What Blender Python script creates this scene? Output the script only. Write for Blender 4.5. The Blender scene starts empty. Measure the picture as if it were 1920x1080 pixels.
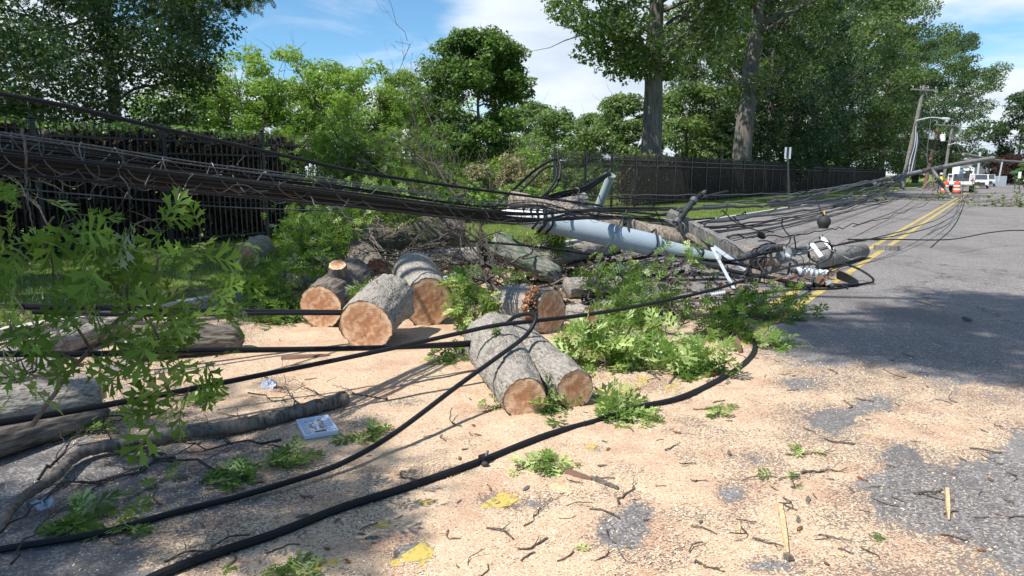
import bpy, math, random
import numpy as np
from mathutils import Vector, Matrix, Quaternion
R = math.radians
SC = bpy.context.scene
# ---------------------------------------------------------------- camera
CH, FPX, PITCH = 1.6, 1280.0, R(9.4)
cd = bpy.data.cameras.new('camera'); cam = bpy.data.objects.new('camera', cd); SC.collection.objects.link(cam)
cd.sensor_width = 36; cd.lens = 24; cd.clip_start = .05; cd.clip_end = 6000
cam.location = (0, 0, CH); cam.rotation_euler = (R(90) - PITCH, 0, 0); SC.camera = cam
# ---------------------------------------------------------------- light
SUN = Vector((-.46, -.36, .81)).normalized()          # towards the sun
sd = bpy.data.lights.new('sun', 'SUN'); so = bpy.data.objects.new('sun', sd); SC.collection.objects.link(so)
sd.energy = 5.0; sd.angle = R(.53); sd.color = (1, .95, .87)
so.rotation_euler = SUN.to_track_quat('Z', 'Y').to_euler(); so.location = (0, 0, 60)
W = bpy.data.worlds.new('World'); SC.world = W; W.use_nodes = True
SC.view_settings.view_transform = 'Standard'; SC.view_settings.look = 'None'; SC.view_settings.exposure = .6; SC.view_settings.gamma = 1
def world():
    t = W.node_tree; N = t.nodes; L = t.links; N.clear()
    out = N.new('ShaderNodeOutputWorld'); bg = N.new('ShaderNodeBackground'); L.new(bg.outputs[0], out.inputs[0])
    sky = N.new('ShaderNodeTexSky'); sky.sky_type = 'NISHITA'; sky.sun_disc = False
    sky.sun_elevation = math.asin(SUN.z); sky.sun_rotation = math.atan2(SUN.x, SUN.y)
    sky.air_density = 1.0; sky.dust_density = .25; sky.ozone_density = 2.5
    tc = N.new('ShaderNodeTexCoord'); sep = N.new('ShaderNodeSeparateXYZ'); L.new(tc.outputs['Generated'], sep.inputs[0])
    def m(op, a, b=None, c=None):
        n = N.new('ShaderNodeMath'); n.operation = op
        for i, v in enumerate((a, b, c)):
            if v is None: continue
            if isinstance(v, (int, float)): n.inputs[i].default_value = v
            else: L.new(v, n.inputs[i])
        return n.outputs[0]
    z = m('MAXIMUM', sep.outputs[2], 0.0); zz = m('ADD', z, .16)
    cx = m('DIVIDE', sep.outputs[0], zz); cy = m('DIVIDE', sep.outputs[1], zz)
    cmb = N.new('ShaderNodeCombineXYZ'); L.new(cx, cmb.inputs[0]); L.new(cy, cmb.inputs[1]); cmb.inputs[2].default_value = 3.7
    def noise(scale, det, rough, dist=0., off=(0, 0, 0), sc=(1, 1, 1)):
        mp = N.new('ShaderNodeMapping'); L.new(cmb.outputs[0], mp.inputs[0]); mp.inputs['Location'].default_value = off; mp.inputs['Scale'].default_value = sc
        n = N.new('ShaderNodeTexNoise'); L.new(mp.outputs[0], n.inputs[0]); n.inputs['Scale'].default_value = scale
        n.inputs['Detail'].default_value = det; n.inputs['Roughness'].default_value = rough; n.inputs['Distortion'].default_value = dist
        return n.outputs[0]
    n1 = noise(.62, 9, .55, .3, (CLX, CLY, 0)); n2 = noise(.21, 3, .5, 0, (1.3, 4.2, 2)); n3 = noise(1.6, 8, .6, .6, (7.3, 1.1, 5))
    # a clear blue opening up the street's left, cloud bank over the rest
    dx = m('SUBTRACT', cx, -.80); dy = m('SUBTRACT', cy, 2.55)
    hole = m('ADD', m('POWER', m('DIVIDE', dx, .62), 2.), m('POWER', m('DIVIDE', dy, .62), 2.))
    hole = m('MULTIPLY', m('EXPONENT', m('MULTIPLY', hole, -1.)), -.42)
    h2 = m('ADD', m('POWER', m('DIVIDE', m('SUBTRACT', cx, 1.95), .55), 2.), m('POWER', m('DIVIDE', m('SUBTRACT', cy, 2.75), .5), 2.)); hole = m('ADD', hole, m('MULTIPLY', m('EXPONENT', m('MULTIPLY', h2, -1.)), -.13))
    # unseen cloud overhead and behind the camera is thinned to lower ambient light
    clr = N.new('ShaderNodeMapRange'); clr.interpolation_type = 'SMOOTHSTEP'; L.new(cy, clr.inputs[0]); clr.inputs[1].default_value = -.5; clr.inputs[2].default_value = 1.9; clr.inputs[3].default_value = -.20; clr.inputs[4].default_value = 0.
    s = m('ADD', m('ADD', m('ADD', m('MULTIPLY', n1, .75), m('MULTIPLY', n2, .30)), hole), clr.outputs[0])
    r = N.new('ShaderNodeMapRange'); r.interpolation_type = 'SMOOTHSTEP'; L.new(s, r.inputs[0]); r.inputs[1].default_value = .36; r.inputs[2].default_value = .50
    mask = r.outputs[0]
    wisp = N.new('ShaderNodeMapRange'); wisp.interpolation_type = 'SMOOTHSTEP'; L.new(n3, wisp.inputs[0]); wisp.inputs[1].default_value = .5; wisp.inputs[2].default_value = .8; wisp.inputs[4].default_value = .4
    mask = m('MAXIMUM', mask, wisp.outputs[0])
    shade = N.new('ShaderNodeMapRange'); L.new(m('ADD', m('MULTIPLY', s, .8), m('MULTIPLY', n3, .25)), shade.inputs[0]); shade.inputs[1].default_value = .40; shade.inputs[2].default_value = .62
    cc = N.new('ShaderNodeMix'); cc.data_type = 'RGBA'; L.new(shade.outputs[0], cc.inputs[0]); cc.inputs[6].default_value = (9.2, 9.3, 9.5, 1); cc.inputs[7].default_value = (5.5, 6.4, 7.5, 1)
    mx = N.new('ShaderNodeMix'); mx.data_type = 'RGBA'; L.new(mask, mx.inputs[0]); L.new(cc.outputs[2], mx.inputs[7])
    tint = N.new('ShaderNodeMix'); tint.data_type = 'RGBA'; tint.blend_type = 'MULTIPLY'; tint.inputs[0].default_value = 1; L.new(sky.outputs[0], tint.inputs[6]); tint.inputs[7].default_value = (.82, 1.15, 1.3, 1); L.new(tint.outputs[2], mx.inputs[6]); L.new(mx.outputs[2], bg.inputs[0]); bg.inputs[1].default_value = .085
CLX, CLY = 2.3, 5.2
world()
# ---------------------------------------------------------------- helpers
def P(px, py, Y):
    """world point seen at picture position (px, py) of the 1920-wide photograph, Y metres ahead"""
    cx, cy = (px - 960) / FPX, (540 - py) / FPX
    d = Vector((cx, math.cos(PITCH) + cy * math.sin(PITCH), -math.sin(PITCH) + cy * math.cos(PITCH)))
    return Vector((0, 0, CH)) + d * (Y / d.y)
def G(px, py, z=0.):
    cx, cy = (px - 960) / FPX, (540 - py) / FPX
    d = Vector((cx, math.cos(PITCH) + cy * math.sin(PITCH), -math.sin(PITCH) + cy * math.cos(PITCH)))
    return Vector((0, 0, CH)) + d * ((z - CH) / d.z)
RA = R(35); RD = Vector((math.sin(RA), math.cos(RA), 0)); RN = Vector((-math.cos(RA), math.sin(RA), 0))
def UV(u, v, z=0.): return RD * u + RN * v + Vector((0, 0, z))
def to_uv(p): return p.dot(RD), p.dot(RN)

def hsh(ix, iy, iz, s):
    h = (ix * 374761393 + iy * 668265263 + iz * 2147483647 + s * 1274126177) & 0xffffffff
    h = ((h ^ (h >> 13)) * 1274126177) & 0xffffffff
    h = h ^ (h >> 16)
    return (h & 0xffffff) / float(0xffffff)
def vnoise(x, y, z=None, seed=0):
    x = np.asarray(x, float); y = np.asarray(y, float); z = np.zeros_like(x) if z is None else np.asarray(z, float)
    ix, iy, iz = np.floor(x).astype(np.int64), np.floor(y).astype(np.int64), np.floor(z).astype(np.int64)
    fx, fy, fz = x - ix, y - iy, z - iz
    fx, fy, fz = [f * f * (3 - 2 * f) for f in (fx, fy, fz)]
    o = 0
    for a in (0, 1):
        for b in (0, 1):
            for c in (0, 1):
                w = (fx if a else 1 - fx) * (fy if b else 1 - fy) * (fz if c else 1 - fz)
                o = o + w * hsh(ix + a, iy + b, iz + c, seed)
    return o * 2 - 1
def fbm(x, y, z=None, oct=4, seed=0, rough=.5):
    o = 0; a = 1; t = 0
    z = np.zeros_like(np.asarray(x, float)) if z is None else z
    for i in range(oct):
        o = o + a * vnoise(x * 2 ** i, y * 2 ** i, z * 2 ** i, seed + i * 17); t += a; a *= rough
    return o / t

def link(o, parent=None):
    SC.collection.objects.link(o)
    if parent is not None: o.parent = parent
    return o
def tag(o, label=None, cat=None, group=None, kind=None):
    if label: o['label'] = label
    if cat: o['category'] = cat
    if group: o['group'] = group
    if kind: o['kind'] = kind
    return o
def empty(name, loc, label=None, cat=None, group=None, rz=0.):
    o = bpy.data.objects.new(name, None); o.empty_display_size = .2; o.location = loc; o.rotation_euler.z = rz
    return tag(link(o), label, cat, group)
def raw_mesh(name, V, loops, starts, totals, mats, smooth=False, midx=None):
    me = bpy.data.meshes.new(name)
    V = np.asarray(V, np.float32).reshape(-1, 3)
    me.vertices.add(len(V)); me.vertices.foreach_set('co', V.ravel())
    me.loops.add(len(loops)); me.loops.foreach_set('vertex_index', np.asarray(loops, np.int32))
    me.polygons.add(len(starts)); me.polygons.foreach_set('loop_start', np.asarray(starts, np.int32))
    me.polygons.foreach_set('loop_total', np.asarray(totals, np.int32))
    if midx is not None: me.polygons.foreach_set('material_index', np.asarray(midx, np.int32))
    me.polygons.foreach_set('use_smooth', np.full(len(starts), bool(smooth)))
    for m in (mats if isinstance(mats, (list, tuple)) else [mats]): me.materials.append(m)
    me.update(calc_edges=True); me.validate()
    return me
class MB:
    """collects shapes for ONE mesh"""
    def __init__(s): s.V = []; s.F = []; s.M = []; s.mats = []
    def mi(s, m):
        if m not in s.mats: s.mats.append(m)
        return s.mats.index(m)
    def add(s, V, F, m):
        b = len(s.V); s.V += [tuple(v) for v in V]; k = s.mi(m)
        for f in F: s.F.append([b + i for i in f]); s.M.append(k)
    def box(s, c, sz, m, rot=None, tap=1.):
        x, y, z = [q / 2 for q in sz]
        V = [Vector((sx * x * (tap if zz > 0 else 1), sy * y * (tap if zz > 0 else 1), zz * z)) for zz in (-1, 1) for sx, sy in ((-1, -1), (1, -1), (1, 1), (-1, 1))]
        if rot is not None: V = [rot @ v for v in V]
        c = Vector(c); V = [v + c for v in V]
        s.add(V, [(3, 2, 1, 0), (4, 5, 6, 7), (0, 1, 5, 4), (1, 2, 6, 5), (2, 3, 7, 6), (3, 0, 4, 7)], m)
    def beam(s, a, b, w, h, m, up=(0, 0, 1)):
        a, b = Vector(a), Vector(b); d = (b - a); L = d.length; d.normalize(); up = Vector(up)
        x = d.cross(up); x = x.normalized() if x.length > 1e-4 else Vector((1, 0, 0)); u = x.cross(d)
        rot = Matrix((x, d, u)).transposed()
        s.box((a + b) / 2, (w, L, h), m, rot)
    def tube(s, pts, r, m, seg=8, caps=True, jit=0., seed=0):
        pts = [Vector(p) for p in pts]; n = len(pts); rs = r if isinstance(r, (list, tuple)) else [r] * n
        rnd = random.Random(seed)
        t = (pts[1] - pts[0]).normalized(); a = t.orthogonal().normalized(); V = []
        for i, p in enumerate(pts):
            t = (pts[min(i + 1, n - 1)] - pts[max(i - 1, 0)])
            t = t.normalized() if t.length > 1e-9 else Vector((0, 0, 1))
            a = (a - t * a.dot(t)); a = a.normalized() if a.length > 1e-6 else t.orthogonal().normalized(); b = t.cross(a)
            for k in range(seg):
                th = 2 * math.pi * k / seg; q = rs[i] * (1 + (rnd.uniform(-jit, jit) if jit else 0))
                V.append(p + a * math.cos(th) * q + b * math.sin(th) * q)
        F = [(i * seg + k, i * seg + (k + 1) % seg, (i + 1) * seg + (k + 1) % seg, (i + 1) * seg + k) for i in range(n - 1) for k in range(seg)]
        if caps: F += [tuple(range(seg))[::-1], tuple((n - 1) * seg + k for k in range(seg))]
        s.add(V, F, m)
    def lathe(s, a, b, prof, m, seg=20):
        """prof: (fraction along a-b, radius)"""
        a, b = Vector(a), Vector(b); s.tube([a + (b - a) * t for t, _ in prof], [max(q, 1e-4) for _, q in prof], m, seg) if False else None
        d = (b - a).normalized(); x = d.orthogonal().normalized(); y = d.cross(x); V = []
        for t, q in prof:
            for k in range(seg):
                th = 2 * math.pi * k / seg; V.append(a + (b - a) * t + x * math.cos(th) * q + y * math.sin(th) * q)
        n = len(prof)
        F = [(i * seg + k, i * seg + (k + 1) % seg, (i + 1) * seg + (k + 1) % seg, (i + 1) * seg + k) for i in range(n - 1) for k in range(seg)]
        F += [tuple(range(seg))[::-1], tuple((n - 1) * seg + k for k in range(seg))]
        s.add(V, F, m)
    def prism(s, poly, z0, z1, m, mat=None):
        n = len(poly); V = [Vector((x, y, z0)) for x, y in poly] + [Vector((x, y, z1)) for x, y in poly]
        if mat is not None: V = [mat @ v for v in V]
        s.add(V, [tuple(range(n))[::-1], tuple(range(n, 2 * n))] + [(i, (i + 1) % n, n + (i + 1) % n, n + i) for i in range(n)], m)
    def build(s, name, parent=None, smooth=False, origin=None):
        L = []; st = []; to = []
        for f in s.F: st.append(len(L)); to.append(len(f)); L += f
        V = np.array(s.V, np.float32)
        if origin is not None: V = V - np.array(origin, np.float32)
        o = bpy.data.objects.new(name, raw_mesh(name, V, L, st, to, s.mats, smooth, s.M)); link(o, parent)
        if origin is not None: o.location = origin
        if smooth:
            try: o.data.set_sharp_from_angle(angle=R(40))
            except Exception: pass
        return o
def crom(pts, n=8):
    pts = [Vector(p) for p in pts]
    if len(pts) < 3: return [pts[0].lerp(pts[-1], i / n) for i in range(n + 1)]
    Q = [pts[0] * 2 - pts[1]] + pts + [pts[-1] * 2 - pts[-2]]; out = []
    for i in range(1, len(Q) - 2):
        p0, p1, p2, p3 = Q[i - 1:i + 3]
        for k in range(n):
            t = k / n; out.append(.5 * ((2 * p1) + (p2 - p0) * t + (2 * p0 - 5 * p1 + 4 * p2 - p3) * t * t + (3 * p1 - p0 - 3 * p2 + p3) * t ** 3))
    out.append(pts[-1]); return out
def ipath(pp, Y0, Y1):
    """picture-plane polyline read as a nearly straight line in space from depth Y0 to Y1 (inverse depth is linear)"""
    L = [0]
    for a, b in zip(pp, pp[1:]): L.append(L[-1] + math.hypot(b[0] - a[0], b[1] - a[1]))
    return [P(q[0], q[1], 1 / ((1 / Y0) + (1 / Y1 - 1 / Y0) * l / L[-1])) for q, l in zip(pp, L)]
# ---------------------------------------------------------------- materials
def newmat(name):
    m = bpy.data.materials.new(name); m.use_nodes = True; t = m.node_tree; t.nodes.clear()
    return m, t.nodes, t.links
class NT:
    def __init__(s, name):
        s.m, s.N, s.L = newmat(name); s.out = s.N.new('ShaderNodeOutputMaterial')
    def n(s, ty, **kw):
        x = s.N.new('ShaderNode' + ty)
        for k, v in kw.items(): setattr(x, k, v)
        return x
    def set(s, sock, v):
        if hasattr(v, 'is_linked') or isinstance(v, bpy.types.NodeSocket): s.L.new(v, sock)
        elif isinstance(v, tuple) and len(v) == 3 and sock.type == 'RGBA': sock.default_value = (*v, 1)
        else: sock.default_value = v
    def coord(s, kind='Object', scale=(1, 1, 1)):
        tc = s.n('TexCoord'); mp = s.n('Mapping'); s.L.new(tc.outputs[kind], mp.inputs[0]); mp.inputs['Scale'].default_value = scale; return mp.outputs[0]
    def noise(s, co, scale, det=4, rough=.55, dist=0., out=0):
        n = s.n('TexNoise'); s.L.new(co, n.inputs[0]); n.inputs['Scale'].default_value = scale; n.inputs['Detail'].default_value = det; n.inputs['Roughness'].default_value = rough; n.inputs['Distortion'].default_value = dist
        return n.outputs[out]
    def voro(s, co, scale, out=0, feature='F1'):
        n = s.n('TexVoronoi', feature=feature); s.L.new(co, n.inputs[0]); n.inputs['Scale'].default_value = scale; return n.outputs[out]
    def ramp(s, f, stops, interp='LINEAR'):
        n = s.n('ValToRGB'); s.L.new(f, n.inputs[0]); cr = n.color_ramp; cr.interpolation = interp
        while len(cr.elements) < len(stops): cr.elements.new(.5)
        for e, (p, c) in zip(cr.elements, stops): e.position = p; e.color = (*c, 1) if isinstance(c, tuple) else (c, c, c, 1)
        return n.outputs[0]
    def mix(s, f, a, b, bt='MIX'):
        n = s.n('Mix', data_type='RGBA', blend_type=bt); s.set(n.inputs[0], f); s.set(n.inputs[6], a); s.set(n.inputs[7], b); return n.outputs[2]
    def math(s, op, a, b=0.):
        n = s.n('Math', operation=op); s.set(n.inputs[0], a); s.set(n.inputs[1], b); return n.outputs[0]
    def bump(s, h, st=.5, dist=.01):
        n = s.n('Bump'); s.L.new(h, n.inputs['Height']); n.inputs['Strength'].default_value = st; n.inputs['Distance'].default_value = dist; return n.outputs[0]
    def pbr(s, col, rough=.7, nrm=None, metal=0., spec=.5, **kw):
        b = s.n('BsdfPrincipled'); s.set(b.inputs['Base Color'], col); s.set(b.inputs['Roughness'], rough); s.set(b.inputs['Metallic'], metal); s.set(b.inputs['Specular IOR Level'], spec)
        if nrm is not None: s.L.new(nrm, b.inputs['Normal'])
        for k, v in kw.items(): s.set(b.inputs[k], v)
        s.L.new(b.outputs[0], s.out.inputs[0]); return s.m
MT = {}
def plain(name, col, rough=.6, metal=0., var=.15, scale=8., spec=.5, bump=0.):
    if name in MT: return MT[name]
    t = NT(name); co = t.coord(); f = t.noise(co, scale, 5, .6)
    c = t.mix(f, tuple(v * (1 - var * 1.5) for v in col), tuple(min(1, v * (1 + var * 1.5)) for v in col))
    g = t.noise(co, scale * 6, 4, .6)
    MT[name] = t.pbr(c, t.math('ADD', t.math('MULTIPLY', g, .2), rough - .1), t.bump(g, bump, .01) if bump else None, metal, spec); return MT[name]
def leafmat(name, c1, c2, c3, tr=.45, gloss=.35, back=None):
    t = NT(name); geo = t.n('NewGeometry'); ri = geo.outputs['Random Per Island']
    co = t.coord('Object'); n1 = t.noise(co, .55, 2)
    f = t.math('ADD', t.math('MULTIPLY', ri, .6), t.math('MULTIPLY', n1, .4))
    col = t.ramp(f, [(.12, c1), (.5, c2), (.85, c3)])
    d = t.n('BsdfDiffuse'); t.set(d.inputs[0], col)
    tl = t.n('BsdfTranslucent'); tcol = t.mix(.5, col, (c3[0] * 1.9, c3[1] * 1.9, c3[2] * .7)); t.set(tl.inputs[0], tcol)
    ms = t.n('MixShader'); ms.inputs[0].default_value = tr; t.L.new(d.outputs[0], ms.inputs[1]); t.L.new(tl.outputs[0], ms.inputs[2])
    gl = t.n('BsdfGlossy'); gl.inputs['Roughness'].default_value = .42; gl.inputs[0].default_value = (1, 1, 1, 1)
    fr = t.n('Fresnel'); fr.inputs[0].default_value = 1.4
    m2 = t.n('MixShader'); t.L.new(t.math('MULTIPLY', fr.outputs[0], gloss), m2.inputs[0]); t.L.new(ms.outputs[0], m2.inputs[1]); t.L.new(gl.outputs[0], m2.inputs[2])
    t.L.new(m2.outputs[0], t.out.inputs[0]); return t.m
def bark(name, base, light, dark, scale=1., stretch=.25, bump=.9, moss=None):
    t = NT(name); co = t.coord('Object', (1, 1, stretch)); c0 = t.coord('Object')
    n1 = t.noise(co, 26 * scale, 6, .65, .6); n2 = t.noise(c0, 3.2, 4, .6); v = t.voro(co, 42 * scale)
    f = t.math('ADD', t.math('MULTIPLY', n1, .7), t.math('MULTIPLY', v, .35))
    c = t.ramp(f, [(.3, dark), (.47, base), (.62, light)])
    c = t.mix(t.ramp(n2, [(.42, 0.), (.62, 1.)]), c, t.mix(.6, c, light))
    if moss: c = t.mix(t.ramp(t.noise(c0, 5, 5, .7), [(.45, 0.), (.6, .8)]), c, moss)
    c = t.mix(t.ramp(t.noise(c0, 11, 3, .6), [(.58, 0.), (.68, .55)]), c, tuple(v * .55 for v in base))
    return t.pbr(c, .93, t.bump(f, bump, .02), spec=.15)
M = {}
M['bark'] = bark('grey_oak_bark', (.205, .185, .16), (.335, .31, .275), (.075, .065, .055), scale=1.7, stretch=.35, bump=1.)
M['bark_dark'] = bark('dark_oak_bark', (.095, .08, .066), (.18, .16, .138), (.03, .027, .024))
M['bark_moss'] = bark('mossy_bark', (.13, .13, .11), (.25, .25, .22), (.04, .04, .035), moss=(.07, .13, .075))
M['bark_tree'] = bark('standing_oak_bark', (.10, .088, .078), (.17, .15, .135), (.03, .026, .024), scale=.35, stretch=.10, bump=1.)
M['twig_dark'] = bark('dark_twig_bark', (.05, .042, .036), (.085, .075, .065), (.022, .018, .016), scale=2)
M['twig'] = bark('twig_bark', (.095, .075, .06), (.17, .14, .115), (.04, .032, .025), scale=2)
def woodend():
    t = NT('fresh_cut_wood'); tc = t.n('TexCoord'); co = t.coord('Object'); sep = t.n('SeparateXYZ'); t.L.new(co, sep.inputs[0])
    cmb = t.n('CombineXYZ'); t.L.new(sep.outputs[0], cmb.inputs[0]); t.L.new(sep.outputs[1], cmb.inputs[1])
    ln = t.n('VectorMath', operation='LENGTH'); t.L.new(cmb.outputs[0], ln.inputs[0])
    wob = t.math('MULTIPLY', t.noise(co, 7, 3, .6), .05); rr = t.math('ADD', ln.outputs[1], wob)
    w = t.math('SINE', t.math('MULTIPLY', rr, 420.)); w = t.math('ADD', t.math('MULTIPLY', w, .5), .5)
    w2 = t.math('ADD', t.math('MULTIPLY', t.math('SINE', t.math('MULTIPLY', rr, 95.)), .5), .5)
    saw = t.noise(t.coord('Object', (1, 14, 1)), 9, 5, .65)
    big = t.noise(co, 5, 4, .6)
    c = t.ramp(big, [(.3, (.44, .235, .13)), (.5, (.60, .36, .215)), (.7, (.72, .50, .33))])
    gs = t.n('SeparateXYZ'); tg = t.n('TexCoord'); t.L.new(tg.outputs['Generated'], gs.inputs[0]); g2 = t.n('CombineXYZ')
    t.L.new(t.math('SUBTRACT', gs.outputs[0], .5), g2.inputs[0]); t.L.new(t.math('SUBTRACT', gs.outputs[1], .5), g2.inputs[1]); gl = t.n('VectorMath', operation='LENGTH'); t.L.new(g2.outputs[0], gl.inputs[0])
    rad = t.math('ADD', t.math('MULTIPLY', gl.outputs[1], 2.), t.math('MULTIPLY', t.math('SUBTRACT', t.noise(co, 6, 4, .65), .5), .30))
    c = t.mix(t.ramp(rad, [(0., .75), (.35, .45), (.68, .10), (.8, 0.)]), c, (.46, .19, .09)); c = t.mix(t.ramp(rad, [(.74, 0.), (.84, .6), (.93, .5)]), c, (.80, .60, .40))
    c = t.mix(t.ramp(rad, [(.93, 0.), (.985, .95)]), c, (.13, .07, .04))
    c = t.mix(t.math('MULTIPLY', w, .07), c, (.26, .11, .05)); c = t.mix(t.math('MULTIPLY', w2, .30), c, (.36, .16, .07))
    saw2 = t.n('TexWave', wave_type='BANDS', bands_direction='DIAGONAL'); t.L.new(co, saw2.inputs[0]); saw2.inputs['Scale'].default_value = 3.2; saw2.inputs['Distortion'].default_value = 9; saw2.inputs['Detail'].default_value = 4; saw2.inputs['Detail Scale'].default_value = 3
    c = t.mix(t.ramp(saw2.outputs[0], [(.0, .42), (.35, .0), (.8, 0.), (1., .0)]), c, (.28, .13, .065)); c = t.mix(t.ramp(saw2.outputs[0], [(.7, 0.), (1., .35)]), c, (.86, .68, .50))
    ck = t.voro(t.coord('Object', (1, .35, 1)), 9, 0, 'DISTANCE_TO_EDGE'); c = t.mix(t.math('MULTIPLY', t.math('LESS_THAN', ck, .006), t.math('GREATER_THAN', big, .58)), c, (.06, .03, .02))
    c = t.mix(t.ramp(saw, [(.38, .3), (.55, 0.)]), c, (.34, .17, .09))
    c = t.mix(t.ramp(t.noise(co, 14, 4, .7), [(.60, 0.), (.70, .55)]), c, (.80, .60, .42))
    hole = t.math('LESS_THAN', t.voro(co, 11), .085)
    c = t.mix(t.math('MULTIPLY', hole, t.math('GREATER_THAN', big, .52)), c, (.05, .025, .015))
    return t.pbr(c, .8, t.bump(saw, .5, .01), spec=.2)
M['cut'] = woodend()
def rot():
    t = NT('rotten_heartwood'); co = t.coord(); n = t.noise(co, 16, 6, .7, .8)
    c = t.ramp(n, [(.3, (.05, .02, .012)), (.45, (.20, .09, .05)), (.6, (.40, .22, .13)), (.75, (.58, .40, .26))])
    return t.pbr(c, .9, t.bump(n, 1., .03), spec=.1)
M['rot'] = rot()
def splinter():
    t = NT('raw_split_wood'); co = t.coord('Object', (1, 1, .08)); n = t.noise(co, 60, 5, .6)
    c = t.ramp(n, [(.3, (.36, .20, .10)), (.5, (.62, .42, .24)), (.7, (.78, .60, .40))])
    return t.pbr(c, .8, t.bump(n, .7, .01), spec=.2)
M['split'] = splinter()
M['oakleaf'] = leafmat('oak_leaf', (.05, .10, .022), (.095, .175, .035), (.19, .29, .065), tr=.35, gloss=.15)
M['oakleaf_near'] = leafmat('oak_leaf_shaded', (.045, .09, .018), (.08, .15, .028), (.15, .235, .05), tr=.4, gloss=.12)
M['oakleaf_pale'] = leafmat('oak_leaf_lit_underside', (.17, .25, .08), (.33, .42, .15), (.55, .64, .30), tr=.3, gloss=.15)  # pale undersides, colour brightened further to carry sunlit highlights
M['leaf_oak'] = leafmat('tree_leaf_oak', (.035, .072, .015), (.064, .12, .024), (.13, .205, .042), tr=.4, gloss=.5)
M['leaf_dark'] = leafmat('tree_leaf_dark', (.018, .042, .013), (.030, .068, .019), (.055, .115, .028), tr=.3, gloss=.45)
M['leaf_maple'] = leafmat('tree_leaf_maple', (.036, .08, .014), (.075, .145, .024), (.145, .24, .042), tr=.35, gloss=.4)
M['leaf_lime'] = leafmat('tree_leaf_yellow_green', (.085, .165, .03), (.17, .28, .055), (.30, .42, .11), tr=.45, gloss=.3)
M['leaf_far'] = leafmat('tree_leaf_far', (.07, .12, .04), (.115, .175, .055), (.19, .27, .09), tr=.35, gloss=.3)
M['leaf_purple'] = leafmat('tree_leaf_purple', (.03, .012, .014), (.05, .02, .022), (.08, .035, .03), tr=.3)
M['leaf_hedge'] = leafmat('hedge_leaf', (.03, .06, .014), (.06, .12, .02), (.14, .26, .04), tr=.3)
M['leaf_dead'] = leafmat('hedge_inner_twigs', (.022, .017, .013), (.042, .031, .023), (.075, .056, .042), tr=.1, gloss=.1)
M['leaf_dry'] = leafmat('dry_brush_leaf', (.16, .12, .07), (.26, .20, .13), (.36, .29, .20), tr=.3)
M['black'] = plain('black_cable_jacket', (.009, .010, .013), .5, var=.25, scale=20, bump=.25, spec=.2)
M['blackworn'] = plain('weathered_cable_jacket', (.013, .014, .018), .6, var=.4, scale=25, bump=.4, spec=.15)
M['wire'] = plain('galvanised_strand', (.10, .105, .115), .5, .5, var=.4, scale=30)
M['greywire'] = plain('dull_grey_wire', (.05, .053, .06), .6, .2, var=.4, scale=12)
M['fence'] = plain('black_painted_iron', (.017, .016, .016), .42, var=.3, scale=3, spec=.5)
M['conduit'] = plain('blue_grey_conduit', (.33, .39, .45), .38, var=.12, scale=2.5, spec=.5, bump=.1)
M['conduit2'] = plain('grey_green_conduit', (.30, .37, .37), .42, var=.12, scale=5)
M['galv'] = plain('galvanised_steel', (.62, .66, .70), .4, .35, var=.12, scale=20)
M['porc'] = plain('grey_porcelain', (.33, .34, .35), .25, var=.2, scale=10)
M['white'] = plain('white_paint', (.78, .79, .80), .4, var=.06)
M['whiteplastic'] = plain('white_plastic', (.66, .70, .80), .4, var=.10, scale=14)
M['rubber'] = plain('black_rubber', (.02, .02, .02), .7)
M['glassy'] = plain('dark_window_glass', (.03, .04, .05), .12, var=.2, spec=.9)
M['orange'] = plain('orange_plastic', (.75, .10, .03), .5)
M['red'] = plain('red_lamp_lens', (.5, .02, .02), .3)
M['concrete'] = plain('concrete_kerb', (.42, .40, .37), .9, var=.2, scale=4, bump=.4)
M['siding'] = plain('pale_siding', (.36, .39, .43), .7, var=.05)
M['roof'] = plain('grey_roof_shingle', (.12, .12, .13), .9, var=.3, scale=10)
M['signgreen'] = plain('green_sign_sheet', (.02, .22, .10), .5)
M['signback'] = plain('bare_aluminium_sign', (.55, .58, .62), .45, .3)
M['wood_red'] = plain('weathered_red_brown_wood', (.15, .085, .06), .85, var=.3, scale=6)
M['yellowtape'] = plain('yellow_plastic', (.8, .45, .06), .5)
def poleWood(name, a, b, c):
    t = NT(name); co = t.coord('Object', (1, 1, .05)); n = t.noise(co, 38, 6, .65, .3); n2 = t.noise(t.coord(), 3, 3)
    col = t.ramp(n, [(.34, a), (.5, b), (.68, c)]); col = t.mix(t.ramp(n2, [(.45, 0.), (.65, .5)]), col, tuple(v * .6 for v in b))
    return t.pbr(col, .88, t.bump(n, .7, .015), spec=.2)
M['pole'] = poleWood('grey_pole_wood', (.07, .065, .06), (.20, .188, .178), (.36, .34, .32))
M['pole_brown'] = poleWood('brown_pole_wood', (.08, .065, .052), (.26, .215, .17), (.46, .39, .32))
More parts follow.
